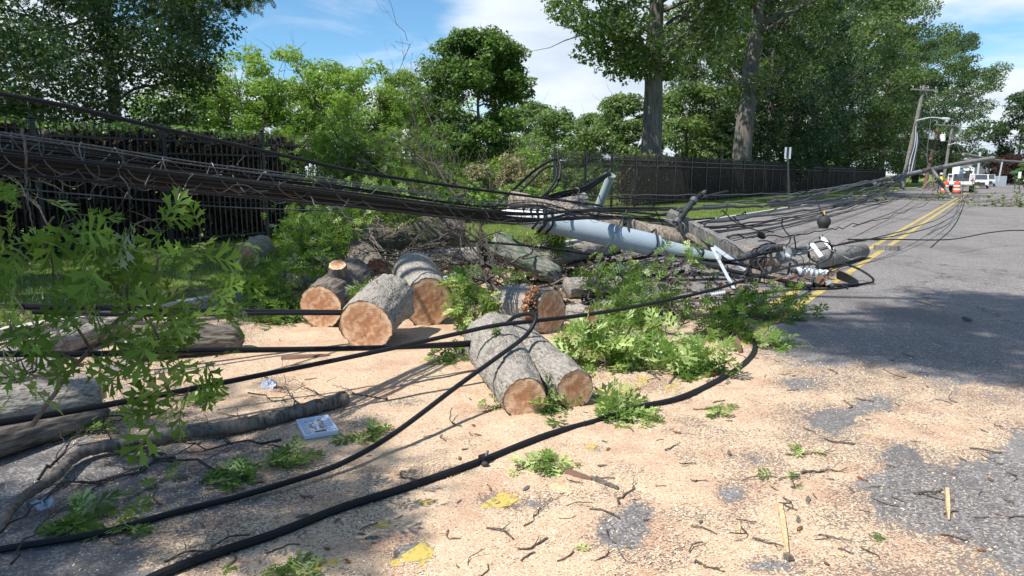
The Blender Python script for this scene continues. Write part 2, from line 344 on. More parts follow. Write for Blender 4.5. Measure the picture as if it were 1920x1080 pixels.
# ================================================================ setting: ground, road, kerb, paint, sawdust
def grassmat():
    t = NT('mown_grass'); co = t.coord('Object'); n = t.noise(co, .35, 4, .6); n2 = t.noise(co, 30, 4, .7); n3 = t.noise(co, 2.2, 4, .6)
    f = t.math('ADD', t.math('MULTIPLY', n, .35), t.math('ADD', t.math('MULTIPLY', n2, .35), t.math('MULTIPLY', n3, .3)))
    c = t.ramp(f, [(.32, (.045, .075, .018)), (.5, (.13, .185, .04)), (.68, (.27, .32, .08))])
    return t.pbr(c, .95, t.bump(n2, 1., .05), spec=.1)
M['grass'] = grassmat()
def asphalt():
    t = NT('worn_asphalt'); co = t.coord('Object'); v = t.voro(co, 95, 1); sepc = t.n('SeparateColor'); t.L.new(v, sepc.inputs[0])
    n = t.noise(co, 1.1, 5, .6); n2 = t.noise(co, 9, 5, .65); n3 = t.noise(co, 160, 3, .6)
    agg = t.ramp(sepc.outputs[0], [(.0, (.078, .070, .068)), (.55, (.170, .155, .150)), (.86, (.26, .24, .23)), (.97, (.40, .38, .36))])
    c = t.mix(t.ramp(n, [(.35, 0.), (.65, .6)]), agg, t.mix(.5, agg, (.28, .27, .268)))
    c = t.mix(t.ramp(n2, [(.35, .35), (.6, 0.)]), c, (.10, .095, .096))
    # scattered pale chips that have stuck to the surface, thinning away from the cut logs
    vd = t.voro(t.coord('Object', (1, 1.6, 1)), 62); ch = t.math('LESS_THAN', vd, .17); den = t.ramp(t.noise(co, 1.7, 5, .7), [(.38, 0.), (.6, 1.)])
    sep = t.n('SeparateXYZ'); t.L.new(co, sep.inputs[0])
    dist = t.math('SUBTRACT', 1.25, t.math('MULTIPLY', t.math('POWER', t.math('ADD', t.math('POWER', sep.outputs[0], 2.), t.math('POWER', t.math('SUBTRACT', sep.outputs[1], 4.5), 2.)), .5), .15))
    near = t.n('Clamp'); t.L.new(dist, near.inputs[0])
    c = t.mix(t.math('MULTIPLY', ch, t.math('MULTIPLY', near.outputs[0], t.math('ADD', t.math('MULTIPLY', den, .7), .25))), c, (.55, .43, .32))
    wv = t.n('VectorMath', operation='ADD'); t.L.new(co, wv.inputs[0]); t.L.new(t.noise(co, 1.3, 5, .7, 0, 1), wv.inputs[1])
    ck = t.math('LESS_THAN', t.voro(wv.outputs[0], .28, 0, 'DISTANCE_TO_EDGE'), .0035); c = t.mix(t.math('MULTIPLY', ck, .75), c, (.03, .028, .028))
    c = t.mix(t.ramp(t.noise(t.coord('Object', (1, .35, 1)), .5, 5, .65), [(.50, 0.), (.62, .45)]), c, (.085, .08, .078))
    return t.pbr(c, .86, t.bump(n3, .6, .006), spec=.3)
M['asphalt'] = asphalt()
def sawdustmat():
    t = NT('oak_sawdust'); co = t.coord('Object'); v = t.voro(t.coord('Object', (1, 1.7, 1)), 150, 1); sc = t.n('SeparateColor'); t.L.new(v, sc.inputs[0])
    n = t.noise(co, 2.6, 6, .65); n2 = t.noise(co, 90, 4, .7)
    c = t.ramp(sc.outputs[0], [(0., (.46, .325, .215)), (.35, (.58, .43, .295)), (.75, (.68, .52, .37)), (.95, (.80, .67, .50))])
    c = t.mix(t.ramp(n, [(.36, .55), (.52, 0.)]), c, (.47, .26, .175)); c = t.mix(t.ramp(n2, [(.34, .5), (.5, 0.)]), c, (.30, .19, .13))
    dark = t.math('LESS_THAN', t.voro(co, 70), .09); c = t.mix(t.math('MULTIPLY', dark, .6), c, (.12, .09, .075))
    # where the drift is thin the dark road grains show between the flakes
    sep = t.n('SeparateXYZ'); t.L.new(co, sep.inputs[0]); hgt = t.math('ADD', t.math('MULTIPLY', sep.outputs[2], 95.), t.math('MULTIPLY', t.noise(co, 1.4, 6, .7), .95))
    thin = t.n('MapRange'); t.L.new(hgt, thin.inputs[0]); thin.inputs[1].default_value = .28; thin.inputs[2].default_value = 1.12; thin.inputs[3].default_value = .92; thin.inputs[4].default_value = .02
    v2 = t.voro(co, 120, 1); s2 = t.n('SeparateColor'); t.L.new(v2, s2.inputs[0]); gr = t.math('LESS_THAN', s2.outputs[0], thin.outputs[0])
    c = t.mix(t.math('MULTIPLY', gr, .72), c, (.115, .108, .108)); c = t.mix(t.ramp(t.noise(co, .9, 5, .7), [(.42, .0), (.62, .35)]), c, (.40, .23, .16), 'MULTIPLY') if False else c
    return t.pbr(c, .95, t.bump(t.math('ADD', n2, t.math('MULTIPLY', sc.outputs[1], .6)), .9, .008), spec=.1)
M['sawdust'] = sawdustmat()
def paintmat():
    t = NT('yellow_road_paint'); co = t.coord('Object'); n = t.noise(co, 26, 6, .7); n2 = t.noise(co, 3, 4, .6)
    c = t.mix(n2, (.40, .30, .065), (.54, .41, .11)); f = t.math('ADD', t.math('MULTIPLY', n, .8), t.math('MULTIPLY', n2, .2))
    c = t.mix(t.ramp(f, [(.42, .85), (.52, 0.)]), c, (.13, .125, .12)); return t.pbr(c, .75, t.bump(n, .3, .004), spec=.3)
M['paint'] = paintmat()
KL, KR = 7.8, -3.9          # the kerbs
# ground: one sheet, a step down under the road
vs = [-2500, -400, -60, KR - .16, KR - .15, KL + .15, KL + .16, 30, 90, 400, 2500]; zs = [0, .1, .1, .1, -.03, -.03, .1, .1, .1, .1, 0]
us = [-600, -60, -10, 0, 20, 60, 120, 300, 900, 4000]
m = MB(); V = [UV(u, v, z) for u in us for v, z in zip(vs, zs)]; n = len(vs)
m.add(V, [(i * n + j, i * n + j + 1, (i + 1) * n + j + 1, (i + 1) * n + j) for i in range(len(us) - 1) for j in range(n - 1)], M['grass'])
tag(m.build('ground'), 'mown green grass beside the road behind the kerb', 'ground', kind='structure')
m = MB(); us = [-40 + 4 * i for i in range(12)] + [20, 40, 80, 160, 400]; m.add([UV(u, v) for u in us for v in (KR, -1, 2, 5, KL)], [(i * 5 + j, i * 5 + j + 1, (i + 1) * 5 + j + 1, (i + 1) * 5 + j) for i in range(len(us) - 1) for j in range(4)], M['asphalt'])
tag(m.build('road'), 'grey asphalt road running away to the right', 'road', kind='structure')
for v, lb in ((KL + .075, 'long concrete kerb along the grass by the iron fence'), (KR - .075, 'concrete kerb along the right edge of the road')):
    m = MB(); m.beam(UV(-40, v, .045), UV(400, v, .045), .15, .14, M['concrete']); tag(m.build('kerb'), lb, 'kerb', kind='structure')
m = MB(); m.add([UV(u, v, .106) for u, v in ((62, -6.6), (62, -5.2), (400, -5.2), (400, -6.6))], [(0, 1, 2, 3)], M['concrete']); tag(m.build('pavement'), 'pale concrete pavement beyond the right kerb', 'pavement', kind='structure')
for v, lb in ((1.86, 'right stripe of the double yellow centre line'), (2.14, 'left stripe of the double yellow centre line')):
    m = MB(); us = [-6 + .5 * i for i in range(90)] + [60, 100, 300]; rnd = random.Random(5)
    m.add([UV(u, v + s * (.06 + rnd.uniform(-.004, .004)), .004) for u in us for s in (-1, 1)], [(2 * i, 2 * i + 1, 2 * i + 3, 2 * i + 2) for i in range(len(us) - 1)], M['paint'])
    tag(m.build('centre_line'), lb, 'road marking', kind='structure')
# sawdust: a thin drift, thick between the logs, thinning to bare asphalt
CP = [(1150, 900, .8), (1000, 690, .8), (700, 750, .75), (1400, 800, .75), (1300, 960, .8), (1100, 1060, .8), (1500, 850, .6), (1620, 720, .15), (1780, 770, .2), (1650, 790, .6), (1800, 810, .45),
      (1500, 1000, .75), (1640, 1040, .45), (600, 650, .7), (540, 740, .6), (330, 780, .15), (150, 740, 0), (1330, 600, .3), (1250, 690, .5), (1440, 690, .35), (1900, 770, .15), (760, 860, .7), (900, 860, .8), (1000, 1000, .7),
      (1600, 880, .35), (1740, 1040, .15), (1790, 950, -.75), (1880, 880, -.9), (1910, 1000, -.7), (1680, 930, -.25), (1630, 630, -.9), (1800, 650, -1), (1900, 600, -1), (1550, 560, -1), (1650, 500, -1), (1880, 700, -.6), (1480, 620, -.3),
      (1250, 520, -.6), (1100, 500, -.3), (200, 950, -.30), (400, 950, -.12), (80, 1040, -.7), (300, 860, -.15), (470, 870, -.05), (520, 1010, .05), (680, 1010, .75), (860, 985, .7), (560, 1075, .35), (700, 1075, .7), (900, 1070, .7), (660, 960, .35), (100, 860, -.3), (100, 640, .2), (450, 600, .3), (800, 560, .3), (1000, 560, .3), (1850, 1070, -.35), (1450, 560, -.5)]
HL = [(1370, 925, 45, 30, -1.31), (1160, 1000, 60, 42, -1.49), (1560, 785, 60, 26, -1.22), (1690, 850, 40, 26, -1.05), (1200, 960, 30, 30, -1.05), (770, 1035, 54, 24, -1.30), (925, 938, 34, 16, -1.15), (610, 1056, 34, 12, -0.45), (720, 985, 30, 9, -0.55), (800, 945, 30, 10, -0.60), (760, 755, 50, 12, -1.22),
      (1470, 770, 40, 14, -0.53), (1000, 945, 45, 16, -0.96), (1640, 760, 40, 18, -0.88), (1500, 720, 60, 20, -0.70), (1420, 860, 40, 18, -0.70), (690, 790, 50, 16, -1.05), (1660, 905, 60, 16, -0.70), (1120, 840, 30, 12, -0.88), (1440, 1060, 60, 14, -1.05), (960, 832, 50, 14, -0.53), (1300, 690, 30, 10, -0.88)]
def cover(X, Y):
    # where each ground point lies, seen from where the photographer stood: only used to lay out the patches
    c, s = math.cos(PITCH), math.sin(PITCH); dep = Y * c + CH * s; px = 960 + FPX * X / dep; py = 540 - FPX * (Y * s - CH * c) / dep
    num = 0; den = 1e-9
    for a, b, v in CP:
        w = np.exp(-(((px - a) / 95) ** 2 + ((py - b) / 62) ** 2)) + 1e-7; num = num + w * v; den = den + w
    f = num / den
    for a, b, sx, sy, v in HL: f = f + v * np.exp(-(((px - a) / sx) ** 2 + ((py - b) / sy) ** 2))
    return f
gx = np.arange(-5.4, 7.4, .016); gy = np.arange(2.0, 5.6, .016); gy2 = np.arange(5.6, 12.4, .03); gyy = np.concatenate([gy, gy2])
X, Yg = np.meshgrid(gx, gyy); C = cover(X, Yg) + .62 * fbm(X * 1.5, Yg * 1.5, oct=6, seed=3, rough=.62) + .16
Zs = .009 * np.clip(C, -1.2, 1.3) + .0022 * fbm(X * 40, Yg * 40, oct=2, seed=9) + .010 * np.clip(C, 0, 1) * fbm(X * 4, Yg * 4, oct=4, seed=4)
for a_, b_, r_, h_ in ((690, 668, .30, .035), (800, 622, .30, .03), (985, 800, .22, .03), (1085, 790, .2, .02), (600, 628, .28, .025), (1040, 640, .25, .03), (870, 690, .35, .018), (740, 700, .5, .012), (1330, 690, .4, .012)):
    c_ = G(a_, b_); Zs = Zs + h_ * np.exp(-((X - c_.x) ** 2 + (Yg - c_.y) ** 2) / r_ ** 2) * (1 + .5 * fbm(X * 6, Yg * 6, oct=3, seed=12))
Zs = np.maximum(Zs, -.008); Vv = X * RN.x + Yg * RN.y
ny, nx = X.shape; idx = np.arange(nx * ny).reshape(ny, nx); q = np.stack([idx[:-1, :-1], idx[:-1, 1:], idx[1:, 1:], idx[1:, :-1]], -1).reshape(-1, 4)
zq = Zs.ravel()[q]; keep = (zq.max(1) > -.001) & (Vv.ravel()[q].max(1) < KL - .02); q = q[keep]
used, inv = np.unique(q.ravel(), return_inverse=True); Vs = np.stack([X.ravel(), Yg.ravel(), Zs.ravel()], -1)[used]
o = link(bpy.data.objects.new('sawdust', raw_mesh('sawdust', Vs, inv, np.arange(len(q)) * 4, np.full(len(q), 4), M['sawdust'], True)))
tag(o, 'pale orange sawdust spread over the road around the cut logs', 'sawdust', kind='stuff')
# loose chips lying on the asphalt and the drift
rs = np.random.RandomState(4); nc = 150000; cx = rs.uniform(-5, 6.5, nc); cy = 2.2 + 8 * rs.uniform(0, 1, nc) ** 1.9; cc = cover(cx, cy)
pr = np.clip(.55 + cc * .5, .06, .9) * (.5 + .5 * (fbm(cx * 2, cy * 2, seed=8) > -.1)); k = (rs.uniform(0, 1, nc) < pr) & (cx * RN.x + cy * RN.y < KL - .1); cx, cy, cc = cx[k], cy[k], cc[k]; nc = len(cx)
zz = np.maximum(.009 * (np.clip(cc + .62 * fbm(cx * 1.5, cy * 1.5, oct=6, seed=3, rough=.62) + .16, -1.2, 1.3)), 0) + .003
a = rs.uniform(0, 6.283, nc); l = rs.uniform(.0018, .006, nc); w = l * rs.uniform(.25, .7, nc); ti = rs.uniform(-.6, .6, (nc, 2))
T = np.array([[-1, -1], [1, -1], [1, 1], [-1, 1]]); px_ = T[None, :, 0] * l[:, None]; py_ = T[None, :, 1] * w[:, None]
vx = cx[:, None] + px_ * np.cos(a)[:, None] - py_ * np.sin(a)[:, None]; vy = cy[:, None] + px_ * np.sin(a)[:, None] + py_ * np.cos(a)[:, None]; vz = zz[:, None] + px_ * ti[:, :1] + py_ * ti[:, 1:]
M['chip'] = leafmat('wood_chip', (.45, .30, .19), (.66, .49, .34), (.85, .72, .55), tr=.1, gloss=.2)
o = link(bpy.data.objects.new('wood_chips', raw_mesh('wood_chips', np.stack([vx, vy, vz], -1), np.arange(nc * 4), np.arange(nc) * 4, np.full(nc, 4), M['chip'])))
tag(o, 'tiny pale wood chips strewn over the asphalt', 'wood chips', kind='stuff')
def sawz(x, y): return float(max(0, .009 * np.clip(cover(np.array([x]), np.array([y]))[0] + .16, -1, 1.2)))
# grass blades on the verge
rs = np.random.RandomState(6); nb = 60000; u = 2 + 34 * rs.uniform(0, 1, nb) ** 1.5; v = rs.uniform(KL + .2, 14.6, nb); pos = np.stack([u * RD.x + v * RN.x, u * RD.y + v * RN.y, np.full(nb, .1)], -1)
h = rs.uniform(.04, .11, nb) * (1 + .5 * fbm(u, v, seed=5)); a = rs.uniform(0, 6.283, nb); wd = rs.uniform(.003, .007, nb); ln = rs.uniform(-.05, .05, (nb, 2))
b0 = pos + np.stack([np.cos(a) * wd, np.sin(a) * wd, 0 * a], -1); b1 = pos - np.stack([np.cos(a) * wd, np.sin(a) * wd, 0 * a], -1); tp = pos + np.stack([ln[:, 0], ln[:, 1], h], -1)
M['blade'] = leafmat('grass_blade', (.045, .08, .018), (.10, .155, .033), (.22, .29, .07), tr=.35)
o = link(bpy.data.objects.new('grass', raw_mesh('grass', np.stack([b0, b1, tp], 1), np.arange(nb * 3), np.arange(nb) * 3, np.full(nb, 3), M['blade'])))
tag(o, 'short grass blades on the verge in front of the fence', 'grass', kind='stuff')
# ================================================================ leaves and trees
def leaf_template(lobes):
    """outline of an oak leaf as (x, y) with faces from the midrib; length 1"""
    V = [(0, 0)]; F = []; mids = [.10, .30, .52, .72, 1.0]; sin_ = [.025, .07, .075, .06, .0]
    tips = [[(.13, .10), (.27, .21), (.16, .24)], [(.22, .30), (.34, .38), (.30, .44), (.43, .54), (.24, .50)], [(.20, .56), (.30, .66), (.24, .69), (.34, .84), (.16, .73)], [(.12, .80), (.16, .90), (.07, .88)]]
    if not lobes: tips = [[(.26, .20)], [(.42, .50)], [(.33, .82)], [(.12, .90)]]
    V = [(0, 0)]; F = []
    for s in (1, -1):
        prev = .06
        for (y0, y1, tx, ty) in ((.10, .18, .31, .27), (.32, .41, .45, .57), (.54, .62, .37, .84)):
            b = len(V); P_ = [(0, prev), (.024, prev), (.024, y0), (0, y0)]; V += [(s * x, y) for x, y in P_]; F.append([b, b + 1, b + 2, b + 3] if s > 0 else [b + 3, b + 2, b + 1, b])
            q = [(0, y0), (.024, y0), (tx * .42, y0 + (ty - y0) * .40), (tx * .80, ty - .12), (tx * .70, ty - .05), (tx * 1.05, ty + .02), (tx * .62, ty + .005), (tx * .56, ty + .10), (tx * .42, ty - .01), (.024, y1), (0, y1)] if lobes else [(0, y0), (.024, y0), (tx * .5, y0 + (ty - y0) * .42), (tx * 1.05, ty + .02), (tx * .45, ty), (.024, y1), (0, y1)]
            b = len(V); V += [(s * x, y + (.02 if s < 0 and y > .1 else 0)) for x, y in q]; f = [b + i for i in range(len(q))]; F.append(f if s > 0 else f[::-1]); prev = y1
        q = [(0, prev), (.03, prev), (.032, .76), (.15, .88), (.07, .87), (.05, .93), (0, 1.02)]; b = len(V); V += [(s * x, y) for x, y in q]; f = [b + i for i in range(len(q))]; F.append(f if s > 0 else f[::-1])
    b = len(V); V += [(.008, -.2), (-.008, -.2), (-.008, .1), (.008, .1)]; F.append([b, b + 3, b + 2, b + 1]); A = np.zeros((len(V), 3)); A[:, :2] = V; return A, F
    mi = []
    for y in mids: mi.append(len(V)); V.append((0, y))
    for s in (1, -1):
        si = []
        for y, x in zip(mids[:-1], sin_[:-1]): si.append(len(V)); V.append((s * x, y))
        si.append(mi[-1])
        for i in range(4):
            t = []
            for x, y in tips[i]: t.append(len(V)); V.append((s * x, y + (.0 if s > 0 else .02)))
            f = [mi[i], si[i]] + t + ([si[i + 1]] if si[i + 1] != mi[i + 1] else []) + [mi[i + 1]]
            F.append(f if s > 0 else f[::-1])
    b = len(V); V += [(.008, -.16), (-.008, -.16), (-.008, .1), (.008, .1)]; F.append([b, b + 3, b + 2, b + 1])
    A = np.zeros((len(V), 3)); A[:, :2] = V; return A, F
LT_FINE = leaf_template(True); LT_MED = leaf_template(False)
LT_FAR = (np.array([(0, -.1, 0), (.3, .15, .04), (.16, .38, 0), (.42, .62, .05), (.1, .7, 0), (0, 1, -.08), (-.14, .68, 0), (-.4, .52, .05), (-.14, .34, 0), (-.3, .1, .03)]), [list(range(10))])
LT_SPRAY = (np.array([(0, -.2, 0), (.42, .0, .06), (.2, .25, 0), (.55, .55, .1), (.15, .6, -.02), (.1, 1, -.1), (-.2, .62, 0), (-.5, .62, .08), (-.25, .2, 0), (-.45, -.1, .05)]), [list(range(10))])
def leaves(T, pos, nrm, size, rs, curl=.25, dirs=None, swap=0.):
    """many leaves as one vertex/face set; nrm = facing, dirs = pointing"""
    A, F = T; n = len(pos); k = len(A)
    nrm = nrm / (np.linalg.norm(nrm, axis=1, keepdims=True) + 1e-9)
    d = rs.normal(size=(n, 3)) if dirs is None else dirs
    d = d - nrm * (d * nrm).sum(1, keepdims=True); d /= (np.linalg.norm(d, axis=1, keepdims=True) + 1e-9); x = np.cross(d, nrm)
    cu = rs.uniform(-.3, 1.3, n) * curl; fo = rs.uniform(.1, 1.2, n) * curl * 1.3; tw = rs.normal(size=n) * curl * .8
    L = np.broadcast_to(A[None], (n, k, 3)).copy(); 
    L[:, :, 2] += -cu[:, None] * A[None, :, 1] ** 2 + fo[:, None] * np.abs(A[None, :, 0]) * .8 + tw[:, None] * A[None, :, 0] * A[None, :, 1]
    L *= size[:, None, None]
    W_ = pos[:, None] + L[:, :, :1] * x[:, None] + L[:, :, 1:2] * d[:, None] + L[:, :, 2:] * nrm[:, None]
    return W_.reshape(-1, 3), F, k, n
def leaf_mesh(name, parts, mats, parent=None, smooth=False, loc=None):
    """parts: list of (leaves(...), material index)"""
    Vs, Ls, St, To, Mi = [], [], [], [], []; vb = 0; lb = 0
    for (V, F, k, n), mi in parts:
        fl = np.concatenate([np.array(f) for f in F]); tot = np.array([len(f) for f in F]); stt = np.concatenate([[0], np.cumsum(tot)[:-1]])
        Ls.append((fl[None] + (np.arange(n) * k)[:, None] + vb).ravel()); St.append((stt[None] + (np.arange(n) * len(fl))[:, None] + lb).ravel()); To.append(np.tile(tot, n)); Mi.append(np.full(n * len(F), mi))
        Vs.append(V); vb += len(V); lb += n * len(fl)
    me = raw_mesh(name, np.concatenate(Vs), np.concatenate(Ls), np.concatenate(St), np.concatenate(To), mats, smooth, np.concatenate(Mi))
    o = link(bpy.data.objects.new(name, me), parent)
    if loc is not None: o.location = loc
    return o
def crown_points(rs, clumps, per, crad, flat=.6):
    pos = []; nr = []
    for c, sc in clumps:
        n = int(per * sc * sc * rs.uniform(.75, 1.25)); d = rs.normal(size=(n, 3)); d /= np.linalg.norm(d, axis=1, keepdims=True); r = rs.uniform(.25, 1, n) ** .6 * crad * sc
        p = d * r[:, None]; p[:, 2] *= flat; p += np.array(c); pos.append(p); nn = d * .55 + rs.normal(size=(n, 3)) * .55; nn[:, 2] += .75; nr.append(nn)
    return np.concatenate(pos), np.concatenate(nr)
def limb(mb, a, b, r0, r1, mat, rs, n=6, wob=.12, seg=7, droop=0.):
    a, b = Vector(a), Vector(b); L = (b - a).length; pts = []
    for i in range(n + 1):
        t = i / n; q = a.lerp(b, t) + Vector(rs.normal(size=3)) * wob * L * .35 * math.sin(math.pi * t) ; q.z += math.sin(math.pi * t) * droop * L; pts.append(q)
    mb.tube(pts, [r0 + (r1 - r0) * (i / n) ** .8 for i in range(n + 1)], mat, seg); return pts
def tree_meshes(seed, H, cb, rad, tr, nclump=90, per=230, leaf=.2, crad=1.3, mat='leaf_oak', barkm='bark_tree', top=None, lobed=1., low=0., stems=1, T=None, flat=.6, lean=(0, 0)):
    """H height, cb crown base height, rad crown radius, tr trunk radius at the base; returns (trunk mesh, crown mesh)"""
    rs = np.random.RandomState(seed); mb = MB(); cl = []; bm = M[barkm]
    ctr = np.array([lean[0], lean[1], (H + cb) / 2]); hz = (H - cb) / 2
    for i in range(nclump):
        th = rs.uniform(0, 2 * math.pi); z = rs.uniform(-1, 1); w = math.sqrt(max(0, 1 - abs(z + low * .0) ** 2.2)); rr = rad * w * (rs.uniform(.15, 1) ** .5) * (1 + .22 * lobed * math.sin(3 * th + seed) + .12 * math.sin(5 * th + 2 * seed + z * 4))
        if z < 0: rr *= (1 + low * abs(z))
        cl.append((ctr + np.array([math.cos(th) * rr, math.sin(th) * rr, z * hz]), rs.uniform(.6, 1.25)))
    for s in range(stems):
        a = 2 * math.pi * s / max(1, stems) + seed; bx, by = (math.cos(a) * .25, math.sin(a) * .25) if stems > 1 else (0, 0)
        topz = cb + (H - cb) * .78; tx, ty = lean[0] + bx * rad * 1.6, lean[1] + by * rad * 1.6
        pts = [Vector((bx, by, -.2))]; nn = 10
        for i in range(1, nn + 1):
            t = i / nn; pts.append(Vector((bx + (tx - bx) * t ** 1.4 + rs.normal() * .06 * t * rad * .3, by + (ty - by) * t ** 1.4 + rs.normal() * .06 * t * rad * .3, topz * t)))
        r = [tr * (1.35 if i == 0 else 1 - .85 * (i / nn) ** 1.1) for i in range(nn + 1)]; pts.insert(1, pts[0].lerp(pts[1], .18)); r.insert(1, tr * 1.05)
        mb.tube(pts, r, bm, 14, jit=.05, seed=seed)
        pick = [cl[i] for i in rs.permutation(len(cl))[:max(8, nclump // (4 * stems))]]
        for c, sc in pick:
            hz_ = max(cb * .75, min(topz * .92, c[2] - .45 * math.hypot(c[0] - tx * .5, c[1] - ty * .5))); t = max(0, hz_ / topz); base = (bx + (tx - bx) * t ** 1.4, by + (ty - by) * t ** 1.4, hz_)
            q = limb(mb, base, c, tr * .30 * (1.1 - t * .7), tr * .03 + .01, bm, rs)
            for _ in range(2):
                p = q[rs.randint(2, 5)]; limb(mb, p, Vector(c) + Vector(rs.normal(size=3)) * crad, tr * .07 + .01, .01, bm, rs, 4, seg=5)
    pos, nr = crown_points(rs, cl, per, crad, flat)
    if top is not None: pass
    A = leaves(T or LT_SPRAY, pos, nr, rs.uniform(.6, 1.3, len(pos)) * leaf, rs)
    o = leaf_mesh('crown', [(A, 0)], [M[mat]]); cm = o.data; bpy.data.objects.remove(o)
    L = []; st = []; to = []
    for f in mb.F: st.append(len(L)); to.append(len(f)); L += f
    return raw_mesh('trunk', mb.V, L, st, to, mb.mats, True, mb.M), cm
def put_tree(ms, px, Y, label, cat='tree', name='tree', group=None, rz=0., s=1., sz=None, pos=None, cname='crown'):
    p = P(px, 328, Y) if pos is None else Vector(pos); r = empty(name, (p.x, p.y, .1), label, cat, group, rz); r.scale = (s, s, sz or s)
    for nm, me in zip(('trunk', cname), ms): link(bpy.data.objects.new(nm, me), r)
    return r
# --- big oaks at the fence
oakA = tree_meshes(11, 24, 7.0, 7.4, .62, 125, 260, .21, 1.35, 'leaf_oak')
put_tree(oakA, 1219, 38, 'tall oak with a thick straight bare trunk rising behind the fence, left of the pair', name='oak_tree', group='tall oaks behind the iron fence')
oakB = tree_meshes(23, 27, 7, 8.5, .74, 115, 250, .23, 1.5, 'leaf_oak', lean=(1.2, 0))
put_tree(oakB, 1388, 50, 'tall oak with a slightly leaning thick trunk rising behind the fence, right of the pair', name='oak_tree', group='tall oaks behind the iron fence')
# --- dark mass to the right
dkA = tree_meshes(31, 25, 1.2, 8.2, .5, 150, 250, .26, 1.7, 'leaf_dark', lobed=.7); dkB = tree_meshes(37, 28, 2.0, 8.8, .55, 150, 250, .28, 1.8, 'leaf_oak', lobed=.8)
RT = [(16.5, 62, dkA, .72, .3, 'dark dense tree with foliage down to the fence, right behind the street sign'), (17.5, 76, dkA, .9, 2.1, 'very dark tree with low foliage over the middle of the dark fence'), (19, 92, dkB, 1., 1.2, 'tall tree standing behind the dark low tree over the fence'),
      (16.5, 101, dkB, .9, 4., 'tall leafy tree behind the leaning utility pole, left side'), (15, 122, dkB, 1.0, 5.1, 'tall leafy tree behind the leaning utility pole, right side'), (12.5, 150, dkA, 1.1, .9, 'dark tree whose crown overhangs the far road'), (10.5, 178, dkB, 1.1, 2.7, 'far tree at the end of the row whose branches reach over the road'),
      (24, 74, dkB, .85, 3.3, 'leafy tree filling the gap right of the leaning thick oak trunk')]
for v_, u_, ms, s, rz, lb in RT: put_tree(ms, 0, 0, lb, pos=UV(u_, v_), name='shade_tree', group='row of tall trees beside the far road', rz=rz, s=s)
# --- middle distance
mp = tree_meshes(41, 11.2, .8, 3.7, .22, 200, 220, .20, .95, 'leaf_maple', lobed=.8)
put_tree(mp, 897, 38, 'round dark green maple standing alone beyond the brush', name='maple_tree', s=.80)
lmA = tree_meshes(51, 9.6, 2.6, 3.5, .16, 80, 150, .17, .85, 'leaf_lime', 'bark_dark', stems=3); lmB = tree_meshes(52, 9.2, 1.8, 3.2, .14, 80, 150, .17, .85, 'leaf_lime', 'bark_dark', stems=3)
LM = [(400, 46, lmB, 1.0, 'leftmost'), (475, 45, lmA, 1.06, 'second from left'), (556, 48, lmA, 1.12, 'third from left'), (632, 47, lmB, 1.04, 'fourth from left'), (700, 46, lmA, .98, 'fifth from left'), (765, 48, lmB, 1.0, 'sixth from left'), (825, 50, lmA, .9, 'rightmost, touching the maple'), (330, 42, lmA, .8, '')]
for i, (px, Y, ms, s, w) in enumerate(LM):
    put_tree(ms, px, Y, ('yellow-green airy tree in the sunny row behind the hedge, %s' % w) if w else 'small yellow-green tree under the dark oak canopy behind the hedge', name='ornamental_tree', group='row of yellow-green trees behind the hedge', rz=i * 1.7, s=s * .9)
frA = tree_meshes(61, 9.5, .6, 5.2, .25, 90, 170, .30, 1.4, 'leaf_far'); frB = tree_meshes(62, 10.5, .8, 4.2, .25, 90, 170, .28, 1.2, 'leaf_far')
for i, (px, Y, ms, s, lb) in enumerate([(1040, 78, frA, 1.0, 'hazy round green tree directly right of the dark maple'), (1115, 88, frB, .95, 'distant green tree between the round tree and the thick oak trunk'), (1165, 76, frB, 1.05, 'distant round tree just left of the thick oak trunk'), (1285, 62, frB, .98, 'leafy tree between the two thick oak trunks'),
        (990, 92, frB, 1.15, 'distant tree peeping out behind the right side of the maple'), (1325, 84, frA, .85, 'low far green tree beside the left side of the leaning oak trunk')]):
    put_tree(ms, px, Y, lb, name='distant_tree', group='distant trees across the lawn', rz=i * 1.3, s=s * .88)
# pine: horizontal tiers
def pine_meshes(seed, H, r):
    rs = np.random.RandomState(seed); mb = MB(); mb.tube([(0, 0, -.2), (0, 0, H * .5), (.1, 0, H)], [.2, .13, .03], M['bark_tree'], 10); cl = []
    for i in range(16):
        z = H * (.12 + .85 * i / 16); rr = r * (1 - (i / 16) ** 1.3 * .8)
        for k in range(5):
            a = k * 1.257 + i * .8; L = rr * rs.uniform(.6, 1.1); b = (math.cos(a) * L, math.sin(a) * L, z + L * .08); limb(mb, (0, 0, z), b, .05, .012, M['bark_tree'], rs, 4)
            for q in (.45, .75, 1.): cl.append((np.array([b[0] * q, b[1] * q, z + L * .08 * q]), rs.uniform(.5, 1) * .9))
    pos, nr = crown_points(rs, cl, 45, .7, .3); A = leaves(LT_FAR, pos, nr, rs.uniform(.1, .26, len(pos)), rs)
    o = leaf_mesh('crown', [(A, 0)], [M['leaf_far']]); cm = o.data; bpy.data.objects.remove(o); t = mb.build('trunk', smooth=True); tm = t.data; bpy.data.objects.remove(t); return tm, cm
put_tree(pine_meshes(3, 7.2, 3.0), 1352, 58, 'pine with flat tiered branches left of the leaning oak trunk', name='pine_tree')
